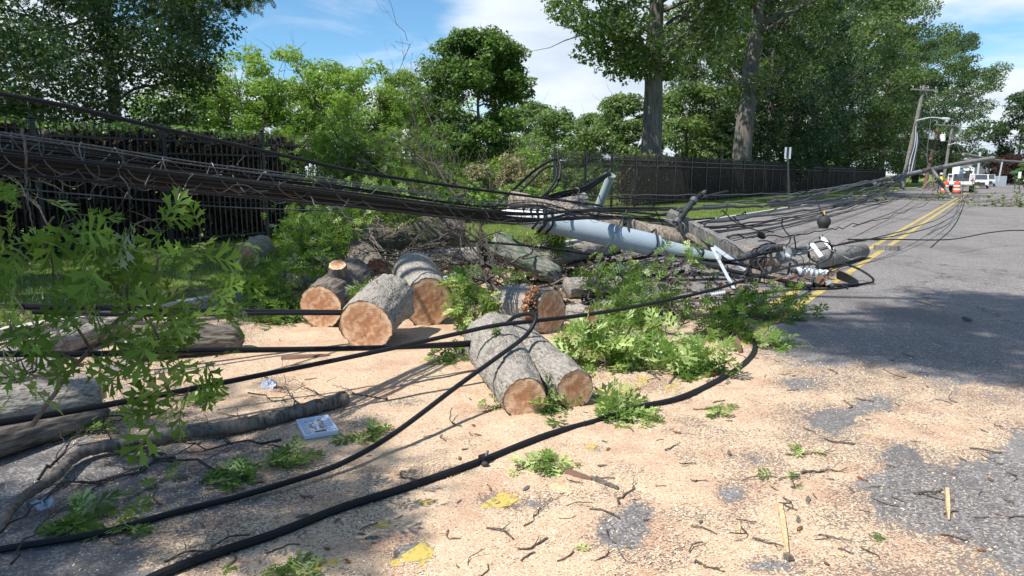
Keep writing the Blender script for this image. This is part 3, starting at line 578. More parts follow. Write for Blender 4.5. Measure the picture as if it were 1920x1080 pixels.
# right side of the road
fr3 = tree_meshes(71, 15, 2.0, 6.0, .3, 90, 170, .34, 1.6, 'leaf_dark')
put_tree(fr3, 1905, 120, 'dark green tree on the right side of the road above the parked cars', name='shade_tree'); put_tree(frA, 1800, 330, 'far tree beyond the end of the road', name='distant_tree', s=1.3)
put_tree(frA, 1765, 300, 'far tree behind the white bucket truck', name='distant_tree', s=1.2)
pu = tree_meshes(72, 5.5, .6, 3.2, .15, 50, 140, .28, 1.1, 'leaf_purple'); put_tree(pu, 1888, 112, 'small dark purple tree near the house at right', name='purple_tree', s=.85)
put_tree(frB, 1925, 80, 'bright green bushy tree at the right edge near the pavement', name='distant_tree', s=.28)
# the dark oak over the left side: crown hangs into the top left corner and shades the road
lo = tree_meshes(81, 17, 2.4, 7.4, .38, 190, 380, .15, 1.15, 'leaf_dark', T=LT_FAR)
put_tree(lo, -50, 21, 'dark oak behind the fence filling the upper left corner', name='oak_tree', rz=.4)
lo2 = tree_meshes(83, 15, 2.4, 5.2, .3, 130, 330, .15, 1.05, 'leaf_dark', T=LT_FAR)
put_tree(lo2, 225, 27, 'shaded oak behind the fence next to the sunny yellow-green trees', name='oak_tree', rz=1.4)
def overhead():
    rs = np.random.RandomState(91); mb = MB(); base = Vector((-13.5, 4.5, 0)); bm = M['bark_tree']
    mb.tube([base, base + Vector((0, 0, .5)), base + Vector((.2, .1, 5)), base + Vector((.6, .3, 11)), base + Vector((1, .3, 17))], [.55, .42, .38, .28, .1], bm, 14, jit=.05)
    CLP = OVER; cl = []
    for (x, y, z), r, n in CLP:
        c = Vector((x, y, z)); q = limb(mb, base + Vector((.4, .2, max(4, z * .6))), c, .16, .05, bm, rs, 8, droop=.05)
        for i in range(n):
            p = c + Vector((rs.normal() * r * .6, rs.normal() * r * .6, rs.normal() * r * .25)); cl.append((np.array(p), rs.uniform(.5, 1.0))); limb(mb, c, p, .04, .01, bm, rs, 4, seg=5)
    pos, nr = crown_points(rs, cl, 230, .75, .5); A = leaves(LT_MED, pos, nr, rs.uniform(.10, .17, len(pos)), rs)
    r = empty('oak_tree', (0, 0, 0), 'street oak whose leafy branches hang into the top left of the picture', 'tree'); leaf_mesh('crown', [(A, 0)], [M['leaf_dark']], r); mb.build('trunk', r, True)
OVER = [((-1.9, 7.7, 12), .9, 7), ((-.4, 3.6, 11.5), .8, 8), ((-2.8, 1.5, 11.5), 1.1, 28), ((-1.5, 2.2, 11.5), 1.0, 24), ((-.1, 2.8, 11.5), 1.1, 20), ((-7.0, -.4, 8.0), 1.3, 17), ((-5.9, .1, 8.0), .7, 5), ((-5.4, -.5, 8.2), .5, 2),
        ((-11.3, 6, 9), 1.6, 22), ((-9.8, 8.2, 9), 1.2, 14), ((-15, 7.5, 9.5), 1.7, 18), ((-8.3, 5.4, 9), 1.3, 22), ((-9.0, 7.0, 9), 1.2, 18), ((-12.8, 4.4, 9), 1.4, 18),
        ((-7.4, 10.5, 5.1), 1.5, 24), ((-5.6, 11.4, 4.9), 1.1, 15), ((-4.7, 12.3, 4.75), .75, 7), ((-9.2, 11, 5.6), 1.7, 20)]
overhead()
# ================================================================ fence and hedges
FV = 13.8
def fence(u0, u1, label, h=2.35):
    root = empty('iron_fence', UV(u0, FV, .1), label, 'fence', 'black iron fence runs'); bay = 2.4; n = max(1, round((u1 - u0) / bay)); bay = (u1 - u0) / n; RZ = Matrix.Rotation(-RA + math.pi / 2, 3, 'Z'); org = UV(u0, FV, .1)
    for i in range(n + 1):
        p = UV(u0 + i * bay, FV) - UV(u0, FV); m = MB(); m.box(p + Vector((0, 0, h / 2 + .02)), (.085, .085, h + .1), M['fence'], RZ); m.box(p + Vector((0, 0, h + .09)), (.11, .11, .03), M['fence'], RZ); m.lathe(p + Vector((0, 0, h + .105)), p + Vector((0, 0, h + .19)), [(0, .02), (.3, .045), (.6, .045), (1, .008)], M['fence'], 8); m.build('post', root)
    for i in range(n):
        a = UV(u0 + i * bay, FV) - UV(u0, FV); b = a + RD * bay; m = MB()
        for z in (.18, h - .42, h - .16): m.beam(a + Vector((0, 0, z)), b + Vector((0, 0, z)), .04, .035, M['fence'])
        k = int(bay / .125)
        for j in range(1, k):
            q = a + RD * (bay * j / k); m.box(q + Vector((0, 0, h / 2 + .04)), (.02, .02, h - .06), M['fence'], RZ)
            m.lathe(q + Vector((0, 0, h + .01)), q + Vector((0, 0, h + .10)), [(0, .013), (.2, .02), (1, .002)], M['fence'], 4)
        m.build('picket_panel', root)
    return root
u_a = to_uv(P(1040, 400, 31))[0]
def u_at(px, v=FV):
    th = math.atan((px - 960) / FPX / 1.0136); return v / math.tan(RA - th)
U0, U1, U2 = u_at(-260), u_at(640), u_at(1040)
fence(U0, U1, 'long black iron picket fence in front of the dark hedge on the left')
fence(U2, u_at(1660), 'long black iron picket fence standing beyond the fallen pole and the cables')
def hedge(u0, u1, v0, v1, h, label, topgreen=.25, per=260, seed=1, name='hedge', dense=1., top_mat='leaf_hedge', dead='leaf_dead'):
    rs = np.random.RandomState(seed); L = u1 - u0; n = int(L * per * dense); org = UV(u0, (v0 + v1) / 2, .1)
    u = rs.uniform(0, L, n); v = rs.uniform(v0, v1, n); hh = h * (1 + .035 * fbm(u * 1.1, v * 0 + seed, seed=seed)); z = hh * rs.uniform(0, 1, n) ** .8
    pos = np.stack([(u + u0) * RD.x + v * RN.x, (u + u0) * RD.y + v * RN.y, z + .1], -1) - np.array(org); nr = rs.normal(size=(n, 3)) * .6 + np.array([RN.x * -.8, RN.y * -.8, .3])
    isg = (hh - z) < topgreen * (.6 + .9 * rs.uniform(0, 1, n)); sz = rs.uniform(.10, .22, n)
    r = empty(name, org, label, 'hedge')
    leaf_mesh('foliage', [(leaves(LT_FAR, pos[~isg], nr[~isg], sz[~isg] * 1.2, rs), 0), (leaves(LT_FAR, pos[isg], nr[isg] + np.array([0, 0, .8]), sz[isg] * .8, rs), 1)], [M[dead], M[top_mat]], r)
    mb = MB()
    for i in range(int(L * 3.2)):
        uu = rs.uniform(0, L); a = RD * uu + RN * rs.uniform(-.25, .25); b = a + Vector((rs.normal() * .35, rs.normal() * .35, h * .8)); limb(mb, a, b, .03, .008, M['bark_dark'], rs, 4, seg=5)
    mb.build('stems', r)
    return r
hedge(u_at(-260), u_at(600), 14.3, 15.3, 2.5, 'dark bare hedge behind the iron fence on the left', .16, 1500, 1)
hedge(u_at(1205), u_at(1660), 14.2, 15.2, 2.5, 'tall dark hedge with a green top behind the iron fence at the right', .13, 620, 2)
# brush: wild shrubs between hedge and fence end
def shrub(px, Y, r, h, label, mats, seed, n=2600, name='shrub', group=None, sz=(.08, .2), wood=True):
    rs = np.random.RandomState(seed); p = P(px, 328, Y); ro = empty(name, (p.x, p.y, .1), label, 'shrub', group); cl = []
    for i in range(26): th = rs.uniform(0, 6.283); q = rs.uniform(0, 1) ** .5 * r; cl.append((np.array([math.cos(th) * q, math.sin(th) * q * .8, h * rs.uniform(.15, .95) * (1 - .35 * (q / r) ** 2)]), rs.uniform(.6, 1.1)))
    pos, nr = crown_points(rs, cl, n / 26, max(r, h) * .26, .8); k = rs.uniform(0, 1, len(pos)) + .5 * fbm(pos[:, 0], pos[:, 1], pos[:, 2], seed=seed) < .62 if len(mats) > 1 else np.ones(len(pos), bool)
    P_ = [(leaves(LT_FAR, pos[k], nr[k], rs.uniform(*sz, k.sum()), rs), 0)]
    if len(mats) > 1: P_.append((leaves(LT_FAR, pos[~k], nr[~k], rs.uniform(*sz, (~k).sum()), rs), 1))
    leaf_mesh('foliage', P_, [M[x] for x in mats], ro)
    if wood:
        mb = MB()
        for i in range(22): th = rs.uniform(0, 6.283); q = rs.uniform(.3, 1) * r; limb(mb, (rs.normal() * .15, rs.normal() * .15, -.1), (math.cos(th) * q, math.sin(th) * q, h * rs.uniform(.6, 1.15)), .022, .006, M['twig'], rs, 5, seg=5)
        mb.build('stems', ro)
    return ro
shrub(850, 27, 1.6, 2.3, 'half dry brush with grey twigs just below the maple', ['leaf_far', 'leaf_dry'], 1, 5200)
shrub(960, 29, 1.7, 2.2, 'dry pale brush left of the free end of the iron fence', ['leaf_dry', 'leaf_far'], 2, 5200)
shrub(1010, 25, 1.3, 1.5, 'bright green leafy bush at the free end of the iron fence', ['leaf_lime', 'leaf_maple'], 3, 4200)
shrub(905, 22, 1.6, 1.25, 'bright green low bush between the brush and the cable pile', ['leaf_maple', 'leaf_lime'], 4, 5200)
shrub(790, 24, 1.7, 1.9, 'green bush behind the bare fallen twigs', ['leaf_maple', 'leaf_far'], 5, 4600)
shrub(975, 34, 1.4, 3.1, 'tall light green sapling at the right foot of the maple', ['leaf_lime', 'leaf_maple'], 6, 3600)
shrub(700, 26, 2.0, 2.2, 'dark green bush at the right end of the dark hedge', ['leaf_maple', 'leaf_dark'], 7, 4600)
for i, (px, Y, lb) in enumerate([(1080, 44, 'green bush seen through the pickets at the free end of the fence'), (1130, 47, 'green bush behind the fence beside the leaning grey pipe')]): shrub(px, Y, 2.6, 2.0, lb, ['leaf_maple', 'leaf_far'], 20 + i, 3200, sz=(.14, .3), wood=False)
# ================================================================ logs
def log(name, label, A, B, rA, rB, faceA=True, faceB=False, mat='bark', seed=1, cat='log', group=None, rough=1., bend=0., knots=2, wob=.085, torn=0., cutmat='cut', gap=0., tilt=0., ra=0., rb=0.):
    """bark mesh from A to B (A = the end whose face shows); cut faces are children"""
    A, B = Vector(A), Vector(B); L = (B - A).length; ax = (B - A).normalized(); q = ax.to_track_quat('Z', 'Y'); rs = np.random.RandomState(seed)
    seg = 72 if rA > .1 else 36; step = .02 if rA > .1 else .025; nl = max(6, int(L / step)); t = np.linspace(0, 1, nl + 1); th = np.linspace(0, 2 * np.pi, seg, endpoint=False)
    TT, TH = np.meshgrid(t, th, indexing='ij'); r0 = rA + (rB - rA) * TT; cx, cy = np.cos(TH), np.sin(TH)
    lobe = 1 + wob * fbm(cx * 1.3 + seed, cy * 1.3, TT * L * 1.2, 3, seed)
    d = (.020 * fbm(cx * 5 * rA / .15, cy * 5 * rA / .15, TT * L * 5, 4, seed + 3) + .011 * fbm(cx * 14 * rA / .15, cy * 14 * rA / .15, TT * L * 9, 3, seed + 5)) * rough * min(1, rA / .12)
    rr = r0 * lobe + d
    for k in range(knots):
        kt, ka, ks = rs.uniform(.2, .8), rs.uniform(0, 6.28), rs.uniform(.04, .07); dd = ((TT - kt) * L / ks) ** 2 + (np.angle(np.exp(1j * (TH - ka))) * rA / ks) ** 2; rr = rr + .03 * rough * np.exp(-dd) * (rA / .15)
    if ra: rr = rr * np.sqrt(1 - np.clip(1 - TT * L / ra, 0, .97) ** 2)
    if rb: rr = rr * np.sqrt(1 - np.clip(1 - (1 - TT) * L / rb, 0, .97) ** 2)
    ends = [None, None]; ang = rs.uniform(0, 6.28)
    bx = bend * np.sin(np.pi * TT) * math.cos(ang); by = bend * np.sin(np.pi * TT) * math.sin(ang)
    zz = TT * L + tilt * np.clip(1 - TT * L / .3, 0, 1) * cx * rA
    if torn: zz = zz + torn * np.clip(TT * 4 - 3, 0, 1) * fbm(cx * 3, cy * 3, seed=seed) + 0
    V = np.stack([cx * rr + bx, cy * rr + by, zz], -1).reshape(-1, 3); ii = np.arange(nl * seg).reshape(nl, seg); jj = np.roll(ii, -1, axis=1); F = np.stack([ii, jj, jj + seg, ii + seg], -1).reshape(-1, 4)
    lo = F.ravel(); st = np.arange(len(F)) * 4; to = np.full(len(F), 4)
    if not faceB: lo = np.concatenate([lo, np.arange(nl * seg, (nl + 1) * seg)]); st = np.append(st, len(F) * 4); to = np.append(to, seg)
    o = link(bpy.data.objects.new(name, raw_mesh(name, V, lo, st, to, M[mat], True))); o.location = A; o.rotation_mode = 'QUATERNION'; o.rotation_quaternion = q
    tag(o, label, cat, group)
    for which in ([0] if faceA else []) + ([1] if faceB else []):
        ring = V[:seg] if which == 0 else V[nl * seg:]; c = ring.mean(0); rows = []; nr = 14
        for k in range(nr + 1):
            f = 1 - k / nr; f = f * .985; p = c + (ring - c) * f
            p[:, 2] += (.004 * fbm(p[:, 0] * 30, p[:, 1] * 6, seed=seed) + .004 * fbm(p[:, 0] * 6, p[:, 1] * 6, seed=seed + 1) + (.004 if which == 0 else -.004)) * (1 if k else 1); rows.append(p)
        FV_ = np.concatenate(rows); a = np.arange(nr * seg).reshape(nr, seg); b = np.roll(a, -1, axis=1); FF = np.stack([a, a + seg, b + seg, b], -1).reshape(-1, 4)
        if which == 1: FF = FF[:, ::-1]
        co = link(bpy.data.objects.new('cut_face', raw_mesh('cut_face', FV_, FF.ravel(), np.arange(len(FF)) * 4, np.full(len(FF), 4), M[cutmat], True)), o)
    return o
def GL(px, py, r):
    """centre of a log of radius r whose lowest edge meets the ground at (px, py)"""
    p = G(px, py); return Vector((p.x, p.y + r * .25, r))
def D(p, px, py, k):   # the point that lies k metres farther, seen at (px, py)
    return P(px, py, p.y + k)
g = 'sawn oak log sections on the sawdust'
# row of three
a = P(600, 577, 7.0); log('log', 'shaded log section left of the row, with a sawn branch stub above its orange face', a, P(668, 523, 7.9), .238, .25, mat='bark_dark', seed=3, group=g, rough=1.2)
st = log('branch_stub', None, P(632, 496, 7.25), P(640, 545, 7.45), .09, .13, mat='bark_dark', seed=8, knots=0)
par = bpy.data.objects['log']; st.parent = par; bpy.context.view_layer.update(); st.matrix_parent_inverse = par.matrix_world.inverted()
a = P(686, 611, 6.05); log('log', 'front log of the row of three, with a coarse pale face and leaves on top', a, P(728, 560, 6.75), .250, .26, seed=4, group=g, wob=.09)
a = P(803, 568, 7.1); log('log', 'thick sunlit log right of the row with a smooth orange face', a, P(776, 512, 8.2), .272, .265, seed=5, group=g, rough=.6)
# hollow log
a = P(1034, 586, 6.82); hl = log('log', 'log with a hollow torn orange rim beside its pale face, behind the forked log', a, P(950, 575, 7.25), .232, .228, seed=6, group=g, rough=1.3)
rs = np.random.RandomState(2); mb = MB()
for i in range(70):
    th = rs.uniform(R(95), R(265)); rr = rs.uniform(.75, 1.05); c0 = P(1008 + math.cos(th) * 24 * rr, 572 - math.sin(th) * 32 * rr, 6.66 + .07 * (1 + math.cos(th)))
    d = Vector((rs.uniform(-.5, .3), -.6, rs.uniform(-.3, .5))).normalized(); mb.tube([c0 - d * .03, c0, c0 + d * rs.uniform(.01, .035)], [.034, .026, .006], M['rot' if i % 7 else 'split'], 7, jit=.3, seed=i)
for i in range(26):
    c0 = P(1001 + rs.uniform(-9, 8), 574 + rs.uniform(-17, 19), 6.635); mb.tube([c0 + Vector((0, .03, 0)), c0 + Vector((rs.uniform(-.01, .01), -.012, rs.uniform(-.01, .01)))], [.02, .008], M['rubber' if i % 3 else 'rot'], 6, jit=.4, seed=i)  # black blobs paint in the darkness of the hollow
o = mb.build('torn_rim', smooth=True); o.parent = hl; bpy.context.view_layer.update(); o.matrix_parent_inverse = hl.matrix_world.inverted()
# the forked pair: one base splitting into two stems
b0 = P(930, 640, 5.75)
a1 = P(984, 748, 4.32); a2 = P(1079, 731, 4.52)
fk = log('forked_log', 'long pale grey forked log whose two sawn stems point at the sawdust in front', a1, P(924, 640, 5.6), .148, .245, seed=12, rough=.7, wob=.05, knots=3)
f2 = log('stem', 'right stem of the fork', a2, P(946, 640, 5.70), .142, .235, seed=14, rough=.7, wob=.05); f2.parent = fk; bpy.context.view_layer.update(); f2.matrix_parent_inverse = fk.matrix_world.inverted()
for k in ('category', 'group'):
    if k in f2: del f2[k]
for k in ('category', 'group', 'label'):
    if k in st: del st[k]
log('log', 'short small log section with a sawn face right of the hollow log', P(1106, 592, 7.2), P(1060, 588, 7.5), .108, .105, seed=15, group=g)
log('log', 'small log lying crosswise in the sun behind the hollow log', P(1160, 536, 9.1), P(1062, 541, 8.85), .13, .14, seed=16, group=g, rough=1.1)
log('log', 'mossy green log leaning up toward the pole with a broken upper end', P(1052, 520, 9.8), P(928, 456, 10.0), .13, .20, faceA=False, ra=.1, mat='bark_moss', seed=17, torn=.12, group=g)
log('log', 'slim bare log lying behind the mossy one under the conduit', P(1010, 492, 11.5), P(1150, 458, 14.2), .15, .21, mat='bark', seed=18, group=g, rough=.6)
log('fallen_log', 'large dark trunk with a rotten torn end lying across the back of the pile', P(676, 446, 12.5), P(866, 434, 13.2), .29, .36, faceA=False, mat='bark_dark', seed=19, torn=.1, rough=1.4)
rs = np.random.RandomState(12); mb = MB(); c = P(674, 447, 12.45)
for i in range(40):
    p = c + Vector((rs.normal() * .04, rs.normal() * .06, rs.uniform(-.25, .25))); mb.tube([p + Vector((.08, .03, 0)), p - Vector((rs.uniform(.0, .06), .03, 0)), p - Vector((rs.uniform(.03, .1), .03, rs.uniform(-.03, .03)))], [.06, .045, .015], M['rot'], 6, jit=.3, seed=i)
o = mb.build('torn_end', smooth=True); par = bpy.data.objects['fallen_log']; o.parent = par; bpy.context.view_layer.update(); o.matrix_parent_inverse = par.matrix_world.inverted()
log('log', 'rotten reddish stump piece directly behind the row of cut logs', P(706, 512, 9.4), P(672, 478, 10.3), .20, .24, faceA=True, cutmat='rot', mat='bark_dark', seed=20, group=g, rough=1.6, wob=.12)
log('log', 'pale log lying under the dark twigs behind the row of cut logs', P(745, 490, 11.4), P(905, 482, 12.0), .16, .18, mat='bark', seed=21, group=g)
log('log', 'log lying in the shade on the grass far left with a round tan face', P(460, 483, 11.2), P(492, 462, 12.3), .225, .22, mat='bark', seed=22, group=g)
log('log', 'dark rounded log in the shade left of the row with no cut face showing', P(458, 634, 6.15), P(250, 642, 5.8), .135, .15, faceA=False, ra=.13, mat='bark_dark', seed=23, group=g)
log('fallen_log', 'thick shaded trunk at the lower left with a pale splinter standing on its end', P(190, 748, 4.33), P(-180, 800, 3.66), .145, .2, faceA=False, ra=.04, mat='bark', seed=24, rough=1.1, torn=.0)
log('fallen_log', 'trunk lying behind the splintered one at the left edge', P(120, 694, 5.0), P(-160, 712, 4.66), .14, .17, faceA=False, ra=.08, mat='bark', seed=25)
log('fallen_log', 'partly peeled reddish limb lying in the dappled shade at the far left', P(262, 598, 7.0), P(20, 672, 5.4), .10, .12, faceA=False, ra=.15, mat='bark', seed=26)
log('bark_slab', 'slab of loose bark lying under the splintered trunk', P(205, 770, 4.3), P(-60, 845, 3.57), .06, .10, faceA=False, ra=.1, mat='bark_dark', seed=27, cat='bark slab')
mb = MB(); p = P(192, 738, 4.30); mb.tube([p + Vector((0, 0, -.03)), p + Vector((.003, 0, .05)), p + Vector((-.004, 0, .12)), p + Vector((0, 0, .16))], [.028, .03, .024, .012], M['split'], 6, jit=.25, seed=3)
tag(mb.build('splinter'), 'pale orange splinter standing upright on the shaded trunk at the lower left', 'wood splinter')
log('log', 'torn trunk piece with a ragged orange end near the leaning grey pipe', P(1094, 377, 12.3), P(1000, 394, 11.6), .15, .17, cutmat='rot', mat='bark', seed=41, group=g, rough=1.5, wob=.12)
log('log', 'dark limb running under the leafy branches toward the far left log', P(655, 548, 8.3), P(520, 520, 9.2), .10, .12, faceA=False, ra=.1, mat='bark_dark', seed=42, group=g)
rs = np.random.RandomState(15); Vl = []; Fl = []; nl_ = 9000; cxl = []
px_ = rs.uniform(560, 1380, nl_); py_ = rs.uniform(448, 590, nl_)
for a_, b_ in zip(px_, py_):
    if b_ > 560 and a_ < 980: continue
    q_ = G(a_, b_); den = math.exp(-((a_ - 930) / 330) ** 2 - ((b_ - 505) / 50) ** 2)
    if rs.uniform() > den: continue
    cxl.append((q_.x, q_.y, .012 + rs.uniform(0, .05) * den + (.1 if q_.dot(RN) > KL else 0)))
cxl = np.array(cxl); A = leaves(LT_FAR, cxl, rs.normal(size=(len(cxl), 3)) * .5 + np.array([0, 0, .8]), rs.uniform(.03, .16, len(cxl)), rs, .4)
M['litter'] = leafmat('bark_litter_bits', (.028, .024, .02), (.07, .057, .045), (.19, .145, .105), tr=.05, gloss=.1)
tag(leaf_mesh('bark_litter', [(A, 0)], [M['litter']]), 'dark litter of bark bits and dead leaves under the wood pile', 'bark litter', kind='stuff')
# long thin limb
mb = MB(); pts = crom([G(a, b, .055) for a, b in ((648, 747), (560, 771), (440, 799), (330, 812), (240, 830), (150, 850), (100, 895), (40, 935), (0, 985))], 9)
pts = [Vector((q.x, q.y, max(.055, q.z))) for q in pts]; n = len(pts); mb.tube(pts, [.052 * (1 - .62 * (i / n)) * (1 + .08 * math.sin(i * 2.3)) for i in range(n)], M['bark_dark'], 14, jit=.07, seed=4)
lb = mb.build('fallen_limb', smooth=True); tag(lb, 'long crooked limb with one sawn end lying beside the white plastic tray', 'fallen limb')
mb = MB(); e = pts[0]; d = (pts[0] - pts[1]).normalized(); mb.tube([e + d * .0015, e + d * .004], .049, M['cut'], 14); c_ = mb.build('cut_face', lb)
# ================================================================ fallen pole with its conduit
mb = MB(); pa, pb = P(955, 376, 10.35), P(1458, 492, 10.95); n = 40; pts = [pa.lerp(pb, i / n) for i in range(n + 1)]
mb.tube(pts, [.150 + .01 * math.sin(i * .9) for i in range(n + 1)], M['pole_brown'], 18, jit=.03)
pole = mb.build('fallen_utility_pole', smooth=True); tag(pole, 'broken brown wooden utility pole lying over the logs behind the grey conduit', 'utility pole')
mb = MB(); ca, cb_ = P(1015, 412, 9.9), P(1232, 461, 10.15); cc_ = P(1345, 488, 10.35)
mb.lathe(ca, cb_, [(0, .155), (.02, .168), (.985, .168), (1, .162), (1.0, .145)], M['conduit'], 36); o = mb.build('conduit', pole, True)
mb = MB(); mb.lathe(cb_ - (cb_ - ca) * .02, cc_, [(0, .118), (1, .112)], M['conduit2'], 30); mb.build('conduit_sleeve', pole, True)
mb = MB(); e0 = P(938, 401, 9.75); mb.lathe(ca + (ca - cb_) * -.002, e0, [(0, .150), (.5, .12), (.97, .075), (1, .055)], M['white'], 24); mb.build('conduit_mouth', pole, True)
mb = MB(); rs = np.random.RandomState(3)
def ring(mb, c, ax, r, w, m, n=20, sag=0.):
    ax = Vector(ax).normalized(); x = ax.orthogonal().normalized(); y = ax.cross(x)
    mb.tube([c + x * math.cos(6.2832 * i / n) * r + y * math.sin(6.2832 * i / n) * r + Vector((0, 0, -sag if (x * math.cos(6.2832 * i / n) + y * math.sin(6.2832 * i / n)).z < 0 else 0)) + ax * .02 * math.sin(i) for i in range(n + 1)], w, m, 6)
for f, s in ((-.16, .11), (-.10, .125), (-.05, .14), (.0, .172), (.01, .175), (.065, .176)): ring(mb, ca + (cb_ - ca) * f, cb_ - ca, s + .012, .017, M['black'], sag=.0)
mb.build('cable_tie', pole, True)
for px, py in ((1170, 447), (1222, 461)):
    mb = MB(); c = P(px, py - 6, 10.15); ring(mb, c, cb_ - ca, .20, .016, M['rubber']); tag(mb.build('strap', pole, True))
# hanging strap ends
for dx in (0, 17):
    mb = MB(); mb.tube(crom([P(1232 + dx, 470, 9.95), P(1230 + dx, 500, 9.9), P(1233 + dx, 518, 9.9)], 5), .018, M['rubber'], 6); mb.build('strap_tail', pole, True)
# standing grey pipe stub
mb = MB(); a, b = P(1115, 405, 12.4), P(1146, 328, 12.0); n = 20; ax = (b - a).normalized(); mb.lathe(a, b, [(0, .075), (.96, .075), (.965, .082), (1, .082), (1, .07), (.93, .068)], M['conduit2'], 20)
tag(mb.build('pipe_stub', smooth=True), 'leaning grey pipe with black cables coming out of its open top', 'pipe')
# ---- crossarm, braces, hardware
mb = MB(); mb.beam(P(1252, 402, 10.9), P(1412, 487, 10.3), .13, .17, M['pole'], up=(0, -.3, 1)); arm = mb.build('crossarm'); tag(arm, 'heavy grey wooden crossarm lying over the fallen pole end', 'crossarm')
for k in range(3):
    mb = MB(); q = P(1275 + 45 * k, 404 + 24 * k, 10.65); mb.lathe(q, q + Vector((0, -.02, .09)), [(0, .012), (.6, .012), (.6, .028), (1, .028)], M['wire'], 8); mb.build('bolt', arm)
for (x0, y0, x1, y1, Y0, Y1, w, lb) in ((1335, 464, 1376, 541, 10.0, 9.4, .05, 'long flat white metal brace hanging from the pole to the road'), (1338, 463, 1398, 505, 10.0, 9.9, .06, 'short pale metal brace next to the long white one')):
    mb = MB(); mb.beam(P(x0, y0, Y0), P(x1, y1, Y1), w, .012, M['galv'], up=(.3, -1, .2)); tag(mb.build('metal_brace'), lb, 'metal brace', 'flat metal crossarm braces')
mb = MB(); mb.beam(P(1395, 508, 10.3), P(1520, 541, 9.7), .12, .15, M['pole_brown']); tag(mb.build('crossarm'), 'dark splintered crossarm lying flat on the road in the wire tangle', 'crossarm')
mb = MB(); mb.lathe(P(1518, 492, 11.2), P(1618, 470, 13.3), [(0, .12), (.03, .15), (.5, .16), (.97, .15), (1, .09)], M['pole'], 18); o = mb.build('pole_section', smooth=True); tag(o, 'short grey piece of wooden pole on the road beside the yellow line', 'pole piece')
mb = MB(); mb.beam(P(1640, 464, 14.7) , P(1688, 466, 14.6), .16, .11, M['pole']); tag(mb.build('wood_block'), 'squared timber block lying on the yellow line', 'timber block')
def insul(a, b, n, r0, r1, name, label, m='porc', ends='wire', grp='long insulators in the wire tangle'):
    root = empty(name, a, label, 'insulator', grp); a0 = Vector((0, 0, 0)); b0 = b - a; mb = MB(); mb.tube([a0, b0], r0, M[m], 10)
    for i in range(n):
        c = a0.lerp(b0, (i + .8) / (n + .6)); d = b0.normalized() * (b0.length / n * .28); mb.lathe(c - d, c + d, [(0, r0), (.35, r1), (.65, r1 * .96), (1, r0)], M[m], 16)
    mb.build('shed_stack', root, True); mb = MB(); d = b0.normalized()
    mb.lathe(a0 - d * .08, a0 + d * .03, [(0, .012), (.3, .012), (.3, r0 * 1.3), (1, r0 * 1.3)], M[ends], 10); mb.build('end_fitting', root, True); mb = MB(); mb.lathe(b0 - d * .03, b0 + d * .08, [(0, r0 * 1.3), (.7, r0 * 1.3), (.7, .012), (1, .012)], M[ends], 10); mb.build('end_fitting', root, True)
    return root
insul(P(1392, 483, 10.1), P(1440, 464, 10.3), 2, .045, .06, 'insulator', 'dark blue-grey tubular insulator next to the crossarm tip', 'greywire')
insul(P(1440, 464, 10.3), P(1475, 463, 10.6), 4, .022, .055, 'insulator', 'black ribbed insulator left of the round grey disc', 'rubber')
insul(P(1488, 528, 10.0) + Vector((0, 0, .16)), P(1555, 528, 10.4) + Vector((0, 0, .12)), 6, .03, .062, 'insulator', 'white ribbed insulator lying above the bundle of black coils', 'signback')
insul(P(1270, 415, 10.6), P(1300, 377, 10.8), 2, .05, .06, 'insulator', 'blue-black cable termination standing up behind the crossarm, thick lower part', 'rubber')
insul(P(1302, 375, 10.8), P(1318, 362, 10.9), 3, .022, .05, 'insulator', 'ribbed black bushing at the top of the cable termination', 'rubber')
insul(P(1455, 663, 6.55), P(1478, 665, 6.5), 6, .014, .026, 'insulator', 'small grey ribbed insulator lying on the road near the bright leaf cluster', 'porc')
insul(P(1330, 553, 8.9), P(1362, 548, 8.9), 7, .016, .033, 'insulator', 'small pale ribbed insulator beside the foot of the white brace', 'galv')
r_ = empty('disc_insulator', P(1470, 478, 10.5), 'round grey porcelain disc insulator with concentric ridges', 'insulator'); mb = MB(); mb.lathe((0, .05, 0), (.03, -.10, -.01), [(0, .03), (.1, .135), (.25, .14), (.3, .11), (.45, .115), (.5, .08), (.65, .085), (.7, .045), (1, .035)], M['porc'], 24); mb.build('disc', r_, True); mb = MB(); mb.lathe((.03, -.10, -.01), (.035, -.14, -.01), [(0, .03), (1, .02)], M['galv'], 12); mb.build('cap', r_, True)
for (x0, y0, x1, y1, Y0, Y1, lb) in ((1522, 458, 1542, 484, 10.7, 10.4, 'white fuse tube standing near the round cable coil, left one'), (1541, 446, 1562, 470, 11.1, 10.9, 'white fuse tube leaning over the round cable coil, right one')):
    root = empty('fuse_tube', P(x0, y0, Y0), lb, 'fuse', 'white cutout fuse tubes'); b0 = P(x1, y1, Y1) - P(x0, y0, Y0); mb = MB(); mb.lathe((0, 0, 0), b0, [(0, .038), (1, .034)], M['white'], 14); mb.build('tube', root, True)
    for q, k in ((Vector((0, 0, 0)), -1), (b0, 1)):
        mb = MB(); d = b0.normalized() * k; mb.lathe(q - d * .01, q + d * .05, [(0, .042), (.6, .042), (1, .015)], M['wire'], 12); mb.build('end_cap', root, True)
root = empty('transformer_bracket', P(1500, 470, 10.7), 'bent grey steel bracket box beside the disc insulator', 'bracket'); mb = MB(); mb.box((-.12, 0, -.02), (.09, .12, .13), M['greywire'], Matrix.Rotation(.2, 3, 'Y')); mb.box((.02, 0, .0), (.16, .10, .12), M['wire'], Matrix.Rotation(-.15, 3, 'Y')); mb.build('box', root); mb = MB(); mb.beam((-.2, -.05, -.08), (.2, -.02, .03), .03, .012, M['galv']); mb.build('strap', root)
